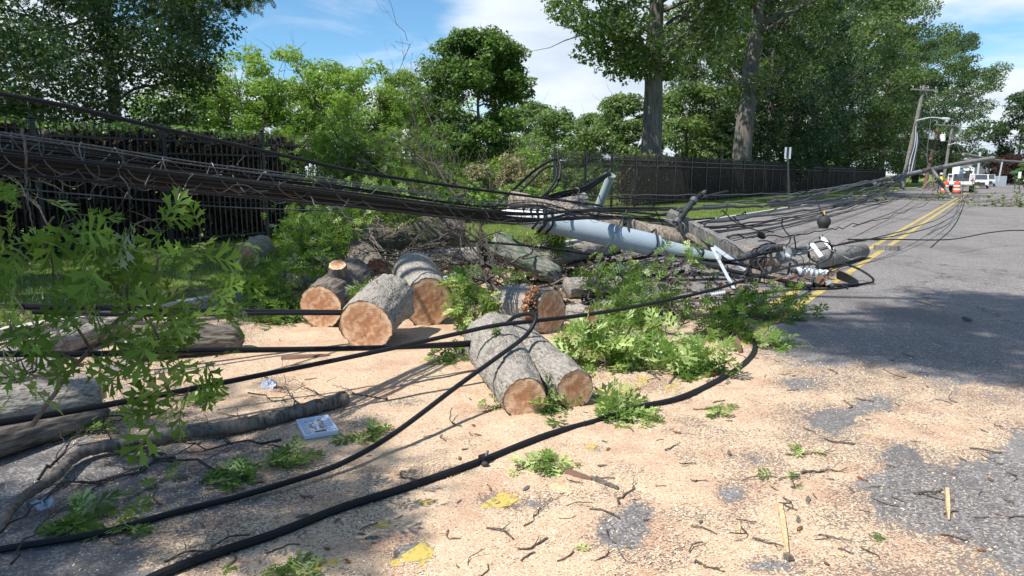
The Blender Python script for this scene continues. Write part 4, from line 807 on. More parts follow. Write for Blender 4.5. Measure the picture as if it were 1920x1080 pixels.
# steel frame with copper lumps at the bottom of the tangle
root = empty('switch_wreckage', P(1515, 540, 9.75), 'crushed switch frame with coppery broken parts in the middle of the wire tangle', 'broken switch'); rs = np.random.RandomState(7); mb = MB()
for i in range(26): c = Vector((rs.uniform(-.32, .35), rs.uniform(-.15, .2), rs.uniform(-.02, .14))); mb.box(c, tuple(rs.uniform(.02, .11, 3)), M[['greywire', 'rot', 'wire', 'wood_red', 'rubber'][i % 5]], Quaternion(rs.normal(size=4)).normalized().to_matrix())
mb.build('broken_piece', root)
mb = MB()
for i in range(9): a = Vector((rs.uniform(-.4, .3), rs.uniform(-.1, .2), rs.uniform(.0, .2))); mb.beam(a, a + Vector((rs.uniform(-.3, .3), rs.uniform(-.1, .1), rs.uniform(-.12, .18))), .03, .02, M['greywire' if i % 2 else 'wood_red'])
mb.build('frame', root)
root = empty('steel_bracket', P(1432, 492, 10.2), 'rusty square steel bracket behind the end of the pole', 'bracket'); mb = MB()
for a, b in (((-.1, 0, -.1), (.12, 0, -.12)), ((.12, 0, -.12), (.1, 0, .16)), ((-.1, 0, -.1), (-.12, 0, .1)), ((-.12, 0, .1), (.1, 0, .16)), ((-.1, .1, -.1), (.1, .12, .15))): mb.beam(a, b, .035, .03, M['greywire'])
mb.build('frame', root); mb = MB(); mb.box((.05, -.02, -.11), (.14, .05, .07), M['pole'], Matrix.Rotation(-.3, 3, 'Y')); mb.build('wooden_pad', root)
mb = MB(); c = P(1386, 549, 9.0); mb.lathe(c, c + Vector((.05, -.13, .02)), [(0, .08), (.3, .10), (.9, .10), (1, .085), (1, .05), (.6, .045)], M['rubber'], 20); tag(mb.build('cable_end', smooth=True), 'round black cable end cap at the foot of the white brace', 'cable cap')
mb = MB(); c = P(1545, 414, 15.5); r_ = empty('splice_ball', c, 'black splice ball hanging from a wire by a yellow tipped cord', 'splice closure'); mb.lathe((0, 0, .14), (0, 0, -.17), [(0, .03), (.15, .10), (.4, .15), (.65, .145), (.85, .11), (1, .10)], M['rubber'], 20); mb.build('ball', r_, True); mb = MB(); mb.lathe((0, 0, .13), (-.01, 0, .22), [(0, .022), (1, .014)], M['yellowtape'], 10); mb.build('yellow_tip', r_, True)
mb = MB(); c = P(1428, 441, 13.2); mb.lathe(c + Vector((-.07, 0, .05)), c + Vector((.07, 0, -.06)), [(0, .03), (.3, .065), (.7, .06), (1, .02)], M['rubber'], 12); tag(mb.build('splice_lump', smooth=True), 'small black splice lump on the wire above the road', 'splice closure')
# grey curved cover
rs = np.random.RandomState(4); c = P(852, 522, 9.6); V = []; n = 12
for i in range(n + 1):
    for j in range(n + 1): u, v = i / n * 2 - 1, j / n * 2 - 1; V.append(c + Vector((u * .21, v * .15 + .03 * u, .14 * (1 - u * u * .7) * (1 - v * v * .6) - .07 + .01 * math.sin(5 * u + 3 * v))))
mb = MB(); mb.add(V, [(i * (n + 1) + j, i * (n + 1) + j + 1, (i + 1) * (n + 1) + j + 1, (i + 1) * (n + 1) + j) for i in range(n) for j in range(n)], M['conduit'])
o = mb.build('curved_cover', smooth=True); tag(o, 'shiny blue-grey curved plastic cover wedged right of the thick log', 'plastic cover'); md = o.modifiers.new('t', 'SOLIDIFY'); md.thickness = .008
# ---- white tray
q0, q1, q2, q3 = G(548, 786, .01), G(600, 778, .01), G(641, 818, .01), G(592, 838, .01); c = (q0 + q1 + q2 + q3) / 4; ex = (q1 - q0).normalized(); ey = (q3 - q0).normalized(); Wd, Ld = (q1 - q0).length, (q3 - q0).length
ez = Vector((0, 0, 1)); ey = ez.cross(ex) * -1; MX = Matrix.Translation(c) @ Matrix((ex.to_4d(), ey.to_4d(), ez.to_4d(), (0, 0, 0, 1))).transposed() if False else Matrix.Translation(c) @ Matrix(((ex.x, ey.x, 0, 0), (ex.y, ey.y, 0, 0), (0, 0, 1, 0), (0, 0, 0, 1)))
tr = empty('plastic_tray', c, 'white ribbed plastic tray lying on the sawdust beside the long limb', 'plastic tray'); R3 = MX.to_3x3(); mb = MB()
mb.box((0, 0, .004), (.20, .30, .006), M['whiteplastic'], R3)
for s in (-1, 1): mb.box(R3 @ Vector((s * .10, 0, .014)), (.007, .31, .026), M['whiteplastic'], R3); mb.box(R3 @ Vector((0, s * .152, .014)), (.193, .007, .026), M['whiteplastic'], R3)
mb.build('base', tr); mb = MB()
for i in range(7):
    for s in (-1, 1): mb.box(R3 @ Vector((s * .072, -.12 + i * .04, .012)), (.045, .008, .012), M['whiteplastic'], R3)
mb.build('base_ribbing', tr); mb = MB(); mb.box(R3 @ Vector((.0, .02, .014)), (.012, .20, .012), M['whiteplastic'], R3); mb.box(R3 @ Vector((.0, .115, .016)), (.09, .035, .016), M['whiteplastic'], R3); mb.box(R3 @ Vector((.0, .115, .0255)), (.07, .016, .003), M['greywire'], R3); mb.build('handle', tr)
mb = MB(); rs = np.random.RandomState(3)
for i in range(90): mb.box(R3 @ Vector((rs.uniform(-.06, .06), rs.uniform(-.13, .13), .010 + rs.uniform(0, .004))), (.012, .006, .003), M['sawdust'], Quaternion(rs.normal(size=4) * .3 + np.array([1, 0, 0, 0])).normalized().to_matrix())
mb.build('sawdust_in_tray', tr)
# crushed cup
rs = np.random.RandomState(8); c = G(503, 722, .03); mb = MB(); V = []; n = 9
for i in range(n):
    for j in range(14): th = j / 14 * 6.2832; r = .035 * (.8 + .3 * i / n) * (1 + .22 * rs.normal()); V.append(c + Vector((math.cos(th) * r + (i / n - .5) * .07, math.sin(th) * r * .8, (i / n - .5) * .03 + .02 * math.sin(th) + .012 * rs.normal())))
mb.add(V, [(i * 14 + j, i * 14 + (j + 1) % 14, (i + 1) * 14 + (j + 1) % 14, (i + 1) * 14 + j) for i in range(n - 1) for j in range(14)], M['whiteplastic']); tag(mb.build('crushed_cup'), 'crushed white cup lying on the sawdust left of the tray', 'cup')
# ================================================================ cables
def cable(pp, Y0=None, Y1=None, r=.02, label='', mat='black', group=None, name='cable', seg=8, cat='cable', n=7, jit=0., floor=True, wig=0., seed=0):
    """pp: picture points; with a third number = depth, or Y0/Y1 for a nearly straight run"""
    pts = [P(*q) for q in pp] if Y0 is None else ipath([(q[0], q[1]) for q in pp], Y0, Y1); c = crom(pts, n); rnd = random.Random(seed or len(pp) * 7 + int(abs(pp[0][0])))
    if wig: c = [q + Vector((0, rnd.uniform(-wig, wig), rnd.uniform(-wig, wig))) * q.y * .1 for q in c]
    if floor: c = [Vector((q.x, q.y, max(q.z, r + .004))) for q in c]
    mb = MB(); mb.tube(c, r, M[mat], seg, jit=jit); o = mb.build(name, smooth=True); return tag(o, label, cat, group), c
gnd = lambda L, r: [(a, b, G(a, b, r).y) for a, b in L]
B_ = 'cables of the sagging overhead bundle'
# --- foreground lines
cable(gnd([(-60, 1046), (0, 1031), (100, 1015), (205, 996), (310, 966), (430, 936)], .02) + [(540, 904, 3.30), (640, 869, 3.50), (740, 812, 3.80), (860, 722, 4.28), (935, 668, 4.62), (985, 630, 4.95), (1004, 600, 5.05), (998, 589, 5.12), (975, 591, 5.25), (955, 602, 5.4), (925, 640, 5.6), (906, 690, 5.5)], r=.0165, label='black cable rising from the lower left corner and hooking over at the forked log', n=8)
cable(gnd([(240, 1110), (300, 1078), (400, 1040), (520, 1000), (640, 953), (760, 915), (905, 864), (1000, 826), (1060, 806), (1130, 787), (1200, 764), (1270, 748), (1330, 722), (1385, 690), (1413, 660), (1412, 635), (1392, 615), (1370, 604)], .022), r=.0205, label='thick black cable with a clamp lying across the foreground sawdust', n=8)
mb = MB(); c = G(908, 862, .03); mb.box(c, (.045, .05, .05), M['blackworn'], Matrix.Rotation(.7, 3, 'Z')); mb.lathe(c + Vector((-.01, -.02, -.02)), c + Vector((.02, -.055, .0)), [(0, .012), (.5, .02), (1, .008)], M['rubber'], 8); mb.lathe(c + Vector((.01, 0, .02)), c + Vector((.02, .01, .05)), [(0, .01), (1, .007)], M['wire'], 8); tag(mb.build('cable_clamp'), 'black clamp gripping the thick foreground cable', 'clamp')
cable([(-60, 806, 2.7), (0, 793, 2.85), (150, 768, 3.2), (300, 741, 3.6), (450, 711, 4.0), (600, 681, 4.4), (740, 652, 4.7), (860, 625, 4.95), (930, 610, 5.05), (1000, 602, 5.15), (1100, 590, 5.5), (1200, 573, 6.1), (1330, 545, 7.0), (1440, 512, 8.1), (1500, 496, 9.2), (1520, 496, 9.8)], r=.0165, label='black cable strung from the left edge across the logs to the wire tangle')
cable([(-60, 664), (0, 664), (200, 663), (340, 657), (560, 655), (760, 650), (900, 641)], 3.6, 5.4, .019, 'long level black cable low over the sawdust, upper of two touching', group='level cables low over the sawdust')
cable([(300, 661), (430, 659), (640, 656), (800, 651), (900, 647)], 4.3, 5.4, .012, 'thin cable running just under the long level cable low over the sawdust', mat='blackworn', group='level cables low over the sawdust')
cable([(40, 575), (200, 577), (360, 582), (500, 585), (648, 586)], 5.0, 6.3, .026, 'thick black cable in front of the left cut log, upper of the two', group='two thick cables at the left cut log')
cable([(60, 585), (220, 590), (380, 590), (520, 588), (648, 588)], 4.9, 6.25, .017, 'thinner black cable just below the thick one at the left cut log', group='two thick cables at the left cut log')
cable([(-60, 160), (0, 176), (120, 198), (240, 226), (380, 258), (520, 289), (660, 320), (800, 342), (900, 356), (1040, 374), (1130, 386)], 4.3, 10.6, .0165, 'single dark cable running above the whole bundle from the upper left edge', mat='blackworn')
cable([(-60, 343), (60, 356), (240, 372), (420, 388), (640, 396)], 7, 9, .008, 'thin loose wire sagging below the bundle in front of the hedge', mat='greywire', name='wire')
cable([(-60, 372), (200, 372), (420, 380), (600, 384)], 9, 10, .007, 'lowest thin wire in front of the hedge, under the bundle', mat='blackworn', name='wire')
# --- the bundle: (y at x=0, y at 380, y at 640, y at 900, y at 1010, radius)
BN = [(239, 299, 334, 376, 388, 0.0050, 'wire'), (245, 304, 340, 379, 390, 0.0040, 'wire'), (251, 308, 343, 380, 384, 0.0059, 'blackworn'), (261, 316, 348, 383, 379, 0.0059, 'black'), (271, 322, 353, 387, 394, 0.0067, 'blackworn'),
      (281, 327, 357, 389, 397, 0.0067, 'black'), (288, 333, 361, 391, 386, 0.0067, 'black'), (297, 339, 364, 396, 403, 0.0133, 'blackworn'), (305, 346, 373, 402, 410, 0.0155, 'black'), (314, 353, 380, 406, 413, 0.0074, 'black'), (325, 359, 383, 410, 416, 0.0141, 'blackworn'), (333, 366, 390, 415, 420, 0.0067, 'black'), (256, 306, 342, 373, 377, 0.0044, 'greywire'), (269, 325, 352, 384, 388, 0.0044, 'wire')]
BL = ['pale thin strand on top of the sagging bundle', 'pale thin strand second from the top of the bundle', 'worn black cable just under the pale top strands', 'slim black cable fourth down in the bundle', 'worn cable with a dull sheen in the upper bundle', 'slim black cable in the middle of the upper bundle', 'black cable directly above the two thickest ones', 'upper of the two thickest cables in the bundle', 'lower of the two thickest cables in the bundle', 'slim cable between the thickest cables and the bottom one', 'thick worn cable along the bottom of the bundle', 'slim cable along the lowest edge of the bundle', 'dull hair-thin wire behind the upper bundle cables', 'pale hair-thin wire woven between the upper bundle cables']
rnd = random.Random(3); BC = []
for i, (b, lb) in enumerate(zip(BN, BL)):
    y0, y1, y2, y3, y4, r, mt = b; r *= 1.12 if r > .006 else .8; jj = rnd.uniform(-5, 5); y2 += jj * .6; y3 += jj; y1 += rnd.uniform(-3, 3); y0, y1, y2, y3, y4 = [c_ + (v_ - c_) * .80 for v_, c_ in zip((y0, y1, y2, y3, y4), (286, 333, 362, 396, 400))]; r *= 1.08; k = rnd.uniform(-.12, .12)
    _, c = cable([(-80, y0 - 11), (0, y0), (180, y0 + (y1 - y0) * .45), (380, y1), (640, y2), (900, y3), (1010, y4 + rnd.uniform(-4, 4)), (1120, 398 + rnd.uniform(-14, 14)), (1260, 402 + rnd.uniform(-14, 14))], 3.1 + k, 12.5 + k, r, lb, mt, B_, n=9); BC.append(c)
# lashing wires wound round the bundle
for s in range(4):
    c = BC[[3, 8, 5, 10][s]]; pts = []; N_ = 90
    for i in range(len(c) - 1):
        for k in range(6):
            t = k / 6; q = c[i].lerp(c[i + 1], t); L = i + t; a = L * (1.35 + .2 * s) + s * 1.7; rr = (.035 + .018 * s % .05) + .02 * (.5 + .5 * math.sin(L * .7 + s)); pts.append(q + Vector((0, math.cos(a) * rr, math.sin(a) * rr)))
    mb = MB(); mb.tube(pts, .0026 if s % 2 else .0032, M['wire'], 5); tag(mb.build('lashing_wire', smooth=True), ['thin pale lashing wire spiralling round the upper cables of the bundle', 'thin lashing wire spiralling round the thickest cables of the bundle', 'lashing wire wound round the middle cables of the bundle', 'lashing wire wound round the bottom cables of the bundle'][s], 'lashing wire', 'lashing wires round the bundle')
rs = np.random.RandomState(5)
for i in range(34):
    px = rs.uniform(60, 1180); c = BC[rs.randint(0, 12)]; q = min(c, key=lambda v: abs((v.x / (v.y) * FPX * .99 + 960) - px)); L = rs.uniform(.1, .38) * q.y / 6; pts = [q]; d = Vector((rs.uniform(-1, 1), -.3, rs.uniform(-1.3, .5)))
    for k in range(5): d = (d + Vector(rs.normal(size=3)) * .5).normalized(); pts.append(pts[-1] + d * L / 4)
    mb = MB(); mb.tube(crom(pts, 4), .0028, M['wire' if i % 3 else 'greywire'], 4); tag(mb.build('loose_wire'), 'short curled wire end sticking out of the bundle ' + ('at its thick left end' if px < 330 else 'in front of the dark hedge' if px < 600 else 'above the cut logs' if px < 860 else 'where it meets the fallen pole'), 'wire end', 'curled wire ends along the bundle')
# --- knot of wires on the pole top
mb = MB()
for i in range(70):
    c = P(rs.uniform(925, 1100), rs.uniform(372, 398), rs.uniform(9.9, 10.7)); pts = [c]; d = Vector(rs.normal(size=3))
    for k in range(5): d = (d + Vector(rs.normal(size=3)) * .9).normalized(); pts.append(pts[-1] + d * .06)
    mb.tube(crom(pts, 3), .0035, M['wire'], 4)
tag(mb.build('wire_knot', smooth=True), 'matted nest of thin pale wire where the bundle crosses the fallen pole', 'wire nest')
# loops over the fence end
cable([(925, 392, 10.6), (960, 358, 10.8), (1000, 322, 11), (1030, 302, 11), (1047, 300, 11), (1051, 318, 10.9), (1044, 345, 10.8), (1020, 368, 10.7), (985, 382, 10.5)], r=.022, label='outer of the two black cable loops in front of the free fence end', group='two cable loops at the fence end')
cable([(940, 392, 10.4), (985, 350, 10.6), (1018, 318, 10.7), (1040, 312, 10.7), (1044, 330, 10.6), (1030, 356, 10.5), (1005, 376, 10.4), (975, 388, 10.3)], r=.018, label='inner of the two black cable loops in front of the free fence end', group='two cable loops at the fence end')
for i, (dy, r, w) in enumerate(((0, .02, 'upper'), (5, .02, 'middle'), (9, .014, 'lower'))):
    cable([(985, 384 + dy, 10.4), (1040, 364 + dy, 10.8), (1090, 352 + dy, 11.2), (1125, 333 + dy, 11.7), (1143, 325 + dy * .3, 12.0), (1140, 345, 12.05)], r=r, label='%s black cable running into the open top of the leaning pipe' % w, group='cables into the leaning pipe')
# --- wires from the pile to the far pole
rs = np.random.RandomState(9); T_ = (1694, 331)
FW = [([(1010, 388), (1150, 393), (1260, 392), (1350, 388), (1440, 385), (1530, 370), (1610, 346), (1694, 331)], 10.2, 52, .030, 'greywire', 'thick dark cable of the far span along the top of the grass'),
      ([(1060, 404), (1200, 420), (1330, 417), (1440, 403), (1560, 385), (1640, 357), (1694, 333)], 10.4, 52, .024, 'greywire', 'far span cable with small hanging clips above the kerb'),
      ([(1080, 412), (1230, 430), (1330, 425), (1450, 412), (1570, 392), (1650, 356), (1694, 334)], 10.6, 52, .018, 'black', 'black far span cable just below the clipped one'),
      ([(1100, 420), (1250, 440), (1380, 430), (1490, 412), (1590, 388), (1650, 361), (1694, 335)], 10.8, 52, .020, 'blackworn', 'far span cable sagging over the left edge of the road'),
      ([(1250, 452), (1330, 440), (1460, 418), (1560, 396), (1640, 366), (1694, 336)], 10.9, 52, .014, 'greywire', 'thin far span wire over the left edge of the road'),
      ([(1270, 462), (1360, 445), (1480, 421), (1590, 395), (1655, 362), (1694, 337)], 11.0, 52, .016, 'greywire', 'lowest of the far span wires that fan out from the crossarm'),
      ([(1030, 372), (1100, 366), (1250, 366), (1400, 364), (1500, 361), (1600, 347), (1694, 330)], 10.8, 52, .008, 'wire', 'level pale wire crossing in front of the iron fence'),
      ([(1320, 386), (1420, 374), (1500, 362), (1560, 351), (1640, 337), (1694, 328)], 13, 52, .012, 'wire', 'pale wire rising just above the grey cable bundles'),
      ([(1160, 372), (1300, 376), (1450, 380), (1560, 362), (1640, 344), (1694, 331)], 11.5, 52, .010, 'blackworn', 'thin dark wire between the level pale wire and the thick span cable'),
      ([(1000, 398), (1110, 407), (1190, 426), (1290, 432), (1400, 422), (1520, 400), (1620, 372), (1694, 336)], 10.2, 52, .016, 'black', 'black cable dipping behind the crossarm on its way to the far pole'),
      ([(1120, 398), (1180, 410), (1260, 415), (1340, 408)], 10.8, 14, .015, 'black', 'short slack black cable behind the fallen pole'),
      ([(1130, 408), (1190, 424), (1260, 424), (1330, 414)], 10.9, 14, .012, 'black', 'lower short slack black cable behind the fallen pole')]
for pp, a, b, r, mt, lb in FW: cable(pp, a, b, r * 1.3, lb, mt, 'cables of the far span', n=8, wig=.012)
for pp, a, b, r, lb in (([(1440, 380), (1500, 369), (1560, 357), (1625, 342), (1694, 330)], 27, 52, .065, 'thick grey cable bundle, highest of the three leading down from the leaning pole'), ([(1440, 386), (1530, 378), (1600, 363), (1650, 346), (1696, 332)], 26, 52, .075, 'grey cable bundle, middle of the three leading down from the leaning pole'), ([(1560, 397), (1610, 380), (1655, 358), (1698, 334)], 34, 52, .08, 'grey cable bundle, lowest of the three leading down from the leaning pole')):
    cable(pp, a, b, r, lb, 'wire' if r > .09 else 'greywire', 'grey cable bundles from the leaning pole', 'cable_bundle', n=10, jit=.12, wig=.02)
# wires over the road, right side
cable([(1384, 442, 13), (1440, 444, 13.5), (1540, 434, 15), (1600, 422, 18), (1680, 402, 24), (1760, 372, 36), (1790, 352, 44)], r=.012, label='twisted dark wire crossing the road from the tangle toward the barrels', mat='blackworn', wig=.03)
cable([(1425, 436, 13.3), (1480, 420, 15), (1540, 404, 19), (1600, 385, 26), (1700, 362, 40)], r=.010, label='thin wire running from the small splice lump along the left lane', mat='greywire')
cable([(1530, 472, 10.8), (1600, 452, 12), (1680, 442, 14), (1760, 420, 19), (1800, 390, 30), (1806, 350, 44)], r=.011, label='wire curving over the yellow lines up to the fallen pole', mat='blackworn')
cable([(1560, 462, 11.4), (1640, 446, 13), (1720, 424, 17), (1780, 398, 26), (1830, 350, 40)], r=.011, label='second wire curving over the yellow lines, slightly higher', mat='blackworn')
cable([(1590, 449, 12.6), (1680, 449, 13.4), (1780, 449, 13.8), (1850, 437, 15), (1900, 432, 15.5), (1960, 433, 15.5)], r=.012, label='black wire lying across the road to the right edge', mat='black')
cable([(1440, 400, 15), (1490, 371, 17), (1512, 360, 17), (1530, 375, 16.5), (1540, 398, 15.5), (1545, 402, 15.5)], r=.012, label='black cord from which the splice ball hangs', mat='black')
cable([(1306, 375, 10.9), (1330, 366, 11.6), (1365, 358, 12.5)], r=.016, label='dark lead at the tip of the cable termination', mat='rubber')
cable([(1272, 412, 10.6), (1280, 440, 10.4), (1300, 455, 10.2), (1318, 470, 9.9), (1312, 485, 9.9), (1300, 495, 10)], r=.022, label='black cable curving down from the cable termination over the pole', mat='black')
cable([(1175, 395, 10.3), (1150, 442, 9.7), (1120, 500, 8.8), (1102, 560, 8.0)], r=.011, label='grey wire hanging from the pole down to the leaves', mat='greywire')
cable([(880, 452, 9.4), (1000, 462, 9.5), (1120, 478, 9.7), (1160, 475, 9.9)], r=.016, label='black cable passing below the conduit', mat='black')
for i, (pp, r, lb) in enumerate([([(1130, 498, 11.6), (1240, 478, 10.3), (1320, 487, 10), (1400, 498, 9.9), (1440, 510, 9.8)], .022, 'black cable leaving the end of the conduit sleeve'), ([(1300, 492, 9.9), (1390, 512, 9.8), (1450, 522, 9.7), (1520, 540, 9.6)], .03, 'thick black cable pressed against the dark crossarm'), ([(1300, 486, 10), (1380, 488, 9.9), (1430, 476, 10), (1470, 468, 10.2)], .018, 'black cable reaching up to the black ribbed insulator'), ([(1340, 560, 9.0), (1420, 552, 9.1), (1480, 548, 9.4), (1560, 551, 9.5), (1600, 540, 9.8)], .014, 'black cable lying along the front of the tangle')]): cable(pp, r=r, label=lb, mat='black' if i % 2 == 0 else 'blackworn')
for i in range(7):
    y = 533 + i * 2.6; cable([(1470 + 8 * i, y - 2, 9.9), (1530, y + 3, 9.75), (1585, y + 2, 9.7 + .03 * i), (1608 - i * 3, y - 3, 9.8), (1592, y - 16, 10.1), (1570, y - 26, 10.5)], r=.016, label='black cable strand of the coil at the right end of the tangle', mat='black' if i % 2 else 'blackworn', group='stacked strands of the black coil')
cable([(1578, 494, 10.5), (1605, 502, 10.3), (1632, 518, 10.1), (1637, 528, 10.0), (1620, 532, 9.9), (1590, 536, 9.8)], r=.017, label='black cable loop reaching farthest right out of the tangle', mat='black')
mb = MB(); c = P(1538, 472, 10.8); mb.tube([c + Vector((math.cos(a / 24 * 6.2832 * 2) * (.2 + .01 * math.sin(a)), .02 * math.sin(a * 1.3), math.sin(a / 24 * 6.2832 * 2) * .17)) for a in range(49)], .011, M['black'], 6); tag(mb.build('cable_coil', smooth=True), 'round upright coil of black wire around the white fuse tubes', 'cable coil')
mb = MB(); c = P(1545, 545, 9.6); mb.tube([c + Vector((math.cos(a / 24 * 6.2832 * 2) * (.34 + .01 * math.sin(a)), .16 * math.sin(a / 24 * 6.2832 * 2), .04 + .05 * math.sin(a / 24 * 6.2832 * 2))) for a in range(49)], .011, M['black'], 6); tag(mb.build('cable_coil', smooth=True), 'flat loop of black wire lying on the coppery wreckage', 'cable coil')
rs = np.random.RandomState(19)
for i in range(46):
    if i < 30: a = P(rs.uniform(1400, 1600), rs.uniform(455, 545), rs.uniform(9.8, 10.6))
    else: a = P(rs.uniform(1120, 1400), rs.uniform(398, 440), rs.uniform(10.6, 12))
    pts = [a]; d = Vector((rs.uniform(-1, 1), rs.uniform(-.4, .4), rs.uniform(-.3, .5)))
    for k in range(6): d = (d + Vector(rs.normal(size=3)) * .45).normalized(); pts.append(pts[-1] + d * rs.uniform(.06, .16))
    cc2 = [Vector((q.x, q.y, max(q.z, .02))) for q in crom(pts, 4)]; mb = MB(); mb.tube(cc2, rs.choice([.004, .006, .010]), M[['black', 'wire', 'blackworn', 'greywire'][i % 4]], 5)
    tag(mb.build('loose_wire', smooth=True), 'short twisted wire piece in the tangle around the broken pole end' if i < 30 else 'short twisted wire piece behind the fallen pole', 'wire', 'twisted wire pieces at the pole end' if i < 30 else 'twisted wire pieces behind the pole')
# ================================================================ fallen foliage and debris
def twigtree(mb, a, b, r, rs, depth=2, kids=4, m='twig', spread=.6, tips=None, droop=.0):
    a, b = Vector(a), Vector(b); L = (b - a).length; n = 7; pts = []
    for i in range(n + 1): t = i / n; q = a.lerp(b, t) + Vector(rs.normal(size=3)) * L * .035; q.z -= droop * L * t * t; pts.append(q)
    pts = [Vector((q.x, q.y, max(q.z, .01))) for q in pts]; mb.tube(pts, [r * (1 - .7 * i / n) for i in range(n + 1)], M[m], 6 if r > .006 else 5)
    if tips is not None:
        d0 = (b - a).normalized()
        for i in range(3 if depth else 2, n + 1): tips.append((pts[i], (pts[i] - pts[i - 1]).normalized()))
    if depth:
        d = (b - a).normalized()
        for k in range(kids): p = pts[rs.randint(2, n)]; dd = (d + Vector(rs.normal(size=3)) * spread).normalized(); twigtree(mb, p, p + dd * L * rs.uniform(.3, .55), r * .5, rs, depth - 1, max(2, kids - 1), m, spread, tips, droop)
def sprig(name, label, stems, nleaf, size, seed, mats=('oakleaf',), T=LT_FINE, group=None, r=.008, up=.7, spread=.07, cat='leafy branch', droop=0., depth=2, kids=4, frac=.25, zmin=.012, curl=.3, hang=0., flat=False):
    rs = np.random.RandomState(seed); mb = MB(); tips = []
    for a, b in stems: twigtree(mb, a, b, r, rs, depth, kids, tips=tips, droop=droop)
    if flat: mb.V = [(x, y, min(z, .02)) for x, y, z in mb.V]
    root = empty(name, stems[0][0], label, cat, group); org = Vector(stems[0][0]); o = mb.build('stem', root, True, None); o.location = -org
    idx = rs.randint(0, len(tips), nleaf); pos = np.array([tips[i][0] for i in idx]) + rs.normal(size=(nleaf, 3)) * spread * np.array([1, 1, .6]); pos[:, 2] = np.maximum(pos[:, 2], zmin)
    dr = np.array([tips[i][1] for i in idx]) + rs.normal(size=(nleaf, 3)) * .8; dr[:, 2] -= hang; nr = rs.normal(size=(nleaf, 3)) * .8 + np.array([0, -.15, up]); sz = rs.uniform(.65, 1.2, nleaf) * size
    low = pos[:, 2] < zmin + .02; nr[low] = nr[low] * np.array([.5, .5, 1]); nr[low, 2] = np.abs(nr[low, 2]) + .4
    if flat: pos[:, 2] = zmin + np.abs(rs.normal(size=nleaf)) * .012; nr = rs.normal(size=(nleaf, 3)) * .38 + np.array([0, 0, 1.]); dr[:, 2] *= .25; curl = .22
    w = rs.uniform(0, 1, nleaf); P_ = []
    for j in range(len(mats)):
        k = (w < frac if j == 1 else w >= (frac if len(mats) > 1 else 0)); 
        if k.any(): P_.append((leaves(T, pos[k], nr[k], sz[k], rs, curl, dr[k]), j))
    o = leaf_mesh('leaves', P_, [M[x] for x in mats], root); 
    # leaves stay above the road
    n = len(o.data.vertices); co = np.empty(n * 3, np.float32); o.data.vertices.foreach_get('co', co); co = co.reshape(-1, 3); co[:, 2] = np.maximum(co[:, 2], .004 + co[:, 2] * .02); o.data.vertices.foreach_set('co', co.ravel()); o.data.update(); o.location = -org
    return root
def gp(px, py, z=.02): return G(px, py, z)
# near branch hanging in front at the left
def hang(name, label, segs, clusters, seed, r=.010, size=.17, mats=('oakleaf_near', 'oakleaf'), frac=.3):
    """segs: picture polylines with depth; clusters: (px, py, depth, count, spread px)"""
    rs = np.random.RandomState(seed); mb = MB(); org = P(*segs[0][0])
    for k, s in enumerate(segs): c = crom([P(*q) for q in s], 6); n = len(c); mb.tube([q + Vector(rs.normal(size=3)) * .002 for q in c], [r * (1 if k == 0 else .55) * (1 - .6 * i / n) for i in range(n)], M['twig'], 8, jit=.08)
    pos = []; nr = []; dr = []
    for px, py, Y, n, sp in clusters:
        n = max(3, int(n * .8))
        c = P(px, py, Y)
        for _ in range(n):
            q = P(px + rs.normal() * sp, py + rs.normal() * sp * .62, Y + rs.normal() * sp / FPX * Y * .8); pos.append(q); out = (q - c); dr.append(out.normalized() + Vector(rs.normal(size=3)) * .5 + Vector((0, 0, -.35))); nr.append(Vector(rs.normal(size=3)) * .6 + Vector((0, -.45, .55)))
            if rs.uniform() < .5: mb.tube([q, q.lerp(c, .6) + Vector(rs.normal(size=3)) * .015, c], [.0014, .002, .003], M['twig'], 4)
    root = empty(name, org, label, 'leafy branch'); o = mb.build('stem', root, True); o.location = -org; n = len(pos); w = rs.uniform(0, 1, n); pos, nr, dr = np.array(pos), np.array(nr), np.array(dr); sz = rs.uniform(.65, 1.15, n) * size
    o = leaf_mesh('leaves', [(leaves(LT_FINE, pos[w >= frac], nr[w >= frac], sz[w >= frac], rs, .32, dr[w >= frac]), 0), (leaves(LT_FINE, pos[w < frac], nr[w < frac], sz[w < frac], rs, .32, dr[w < frac]), 1)], [M[m_] for m_ in mats], root); o.location = -org
hang('leafy_branch', 'big-leaved oak branch hanging in the shade at the left, in front of everything', [[(60, 800, 2.6), (130, 700, 2.6), (220, 600, 2.6), (280, 540, 2.55), (298, 478, 2.5)], [(170, 655, 2.6), (110, 560, 2.5), (95, 480, 2.45), (60, 430, 2.4)], [(235, 585, 2.6), (240, 470, 2.6), (240, 430, 2.6)], [(245, 575, 2.6), (180, 490, 2.55), (150, 440, 2.5)], [(262, 560, 2.6), (350, 545, 2.7), (410, 540, 2.8)], [(250, 570, 2.6), (290, 620, 2.5), (300, 660, 2.45)], [(150, 680, 2.6), (90, 660, 2.5), (0, 690, 2.4)]],
     [(120, 425, 2.5, 12, 40), (255, 420, 2.6, 13, 35), (40, 480, 2.35, 12, 38), (180, 480, 2.55, 9, 40), (370, 470, 2.8, 10, 28), (330, 540, 2.7, 9, 40), (220, 560, 2.6, 9, 32), (60, 570, 2.4, 9, 42), (305, 610, 2.45, 9, 26), (270, 660, 2.5, 18, 46), (340, 690, 2.6, 12, 40), (60, 690, 2.35, 9, 38), (120, 690, 2.5, 6, 28), (350, 740, 2.7, 10, 32), (20, 620, 2.3, 9, 30), (400, 560, 2.9, 8, 30), (190, 640, 2.5, 6, 30)], 5)
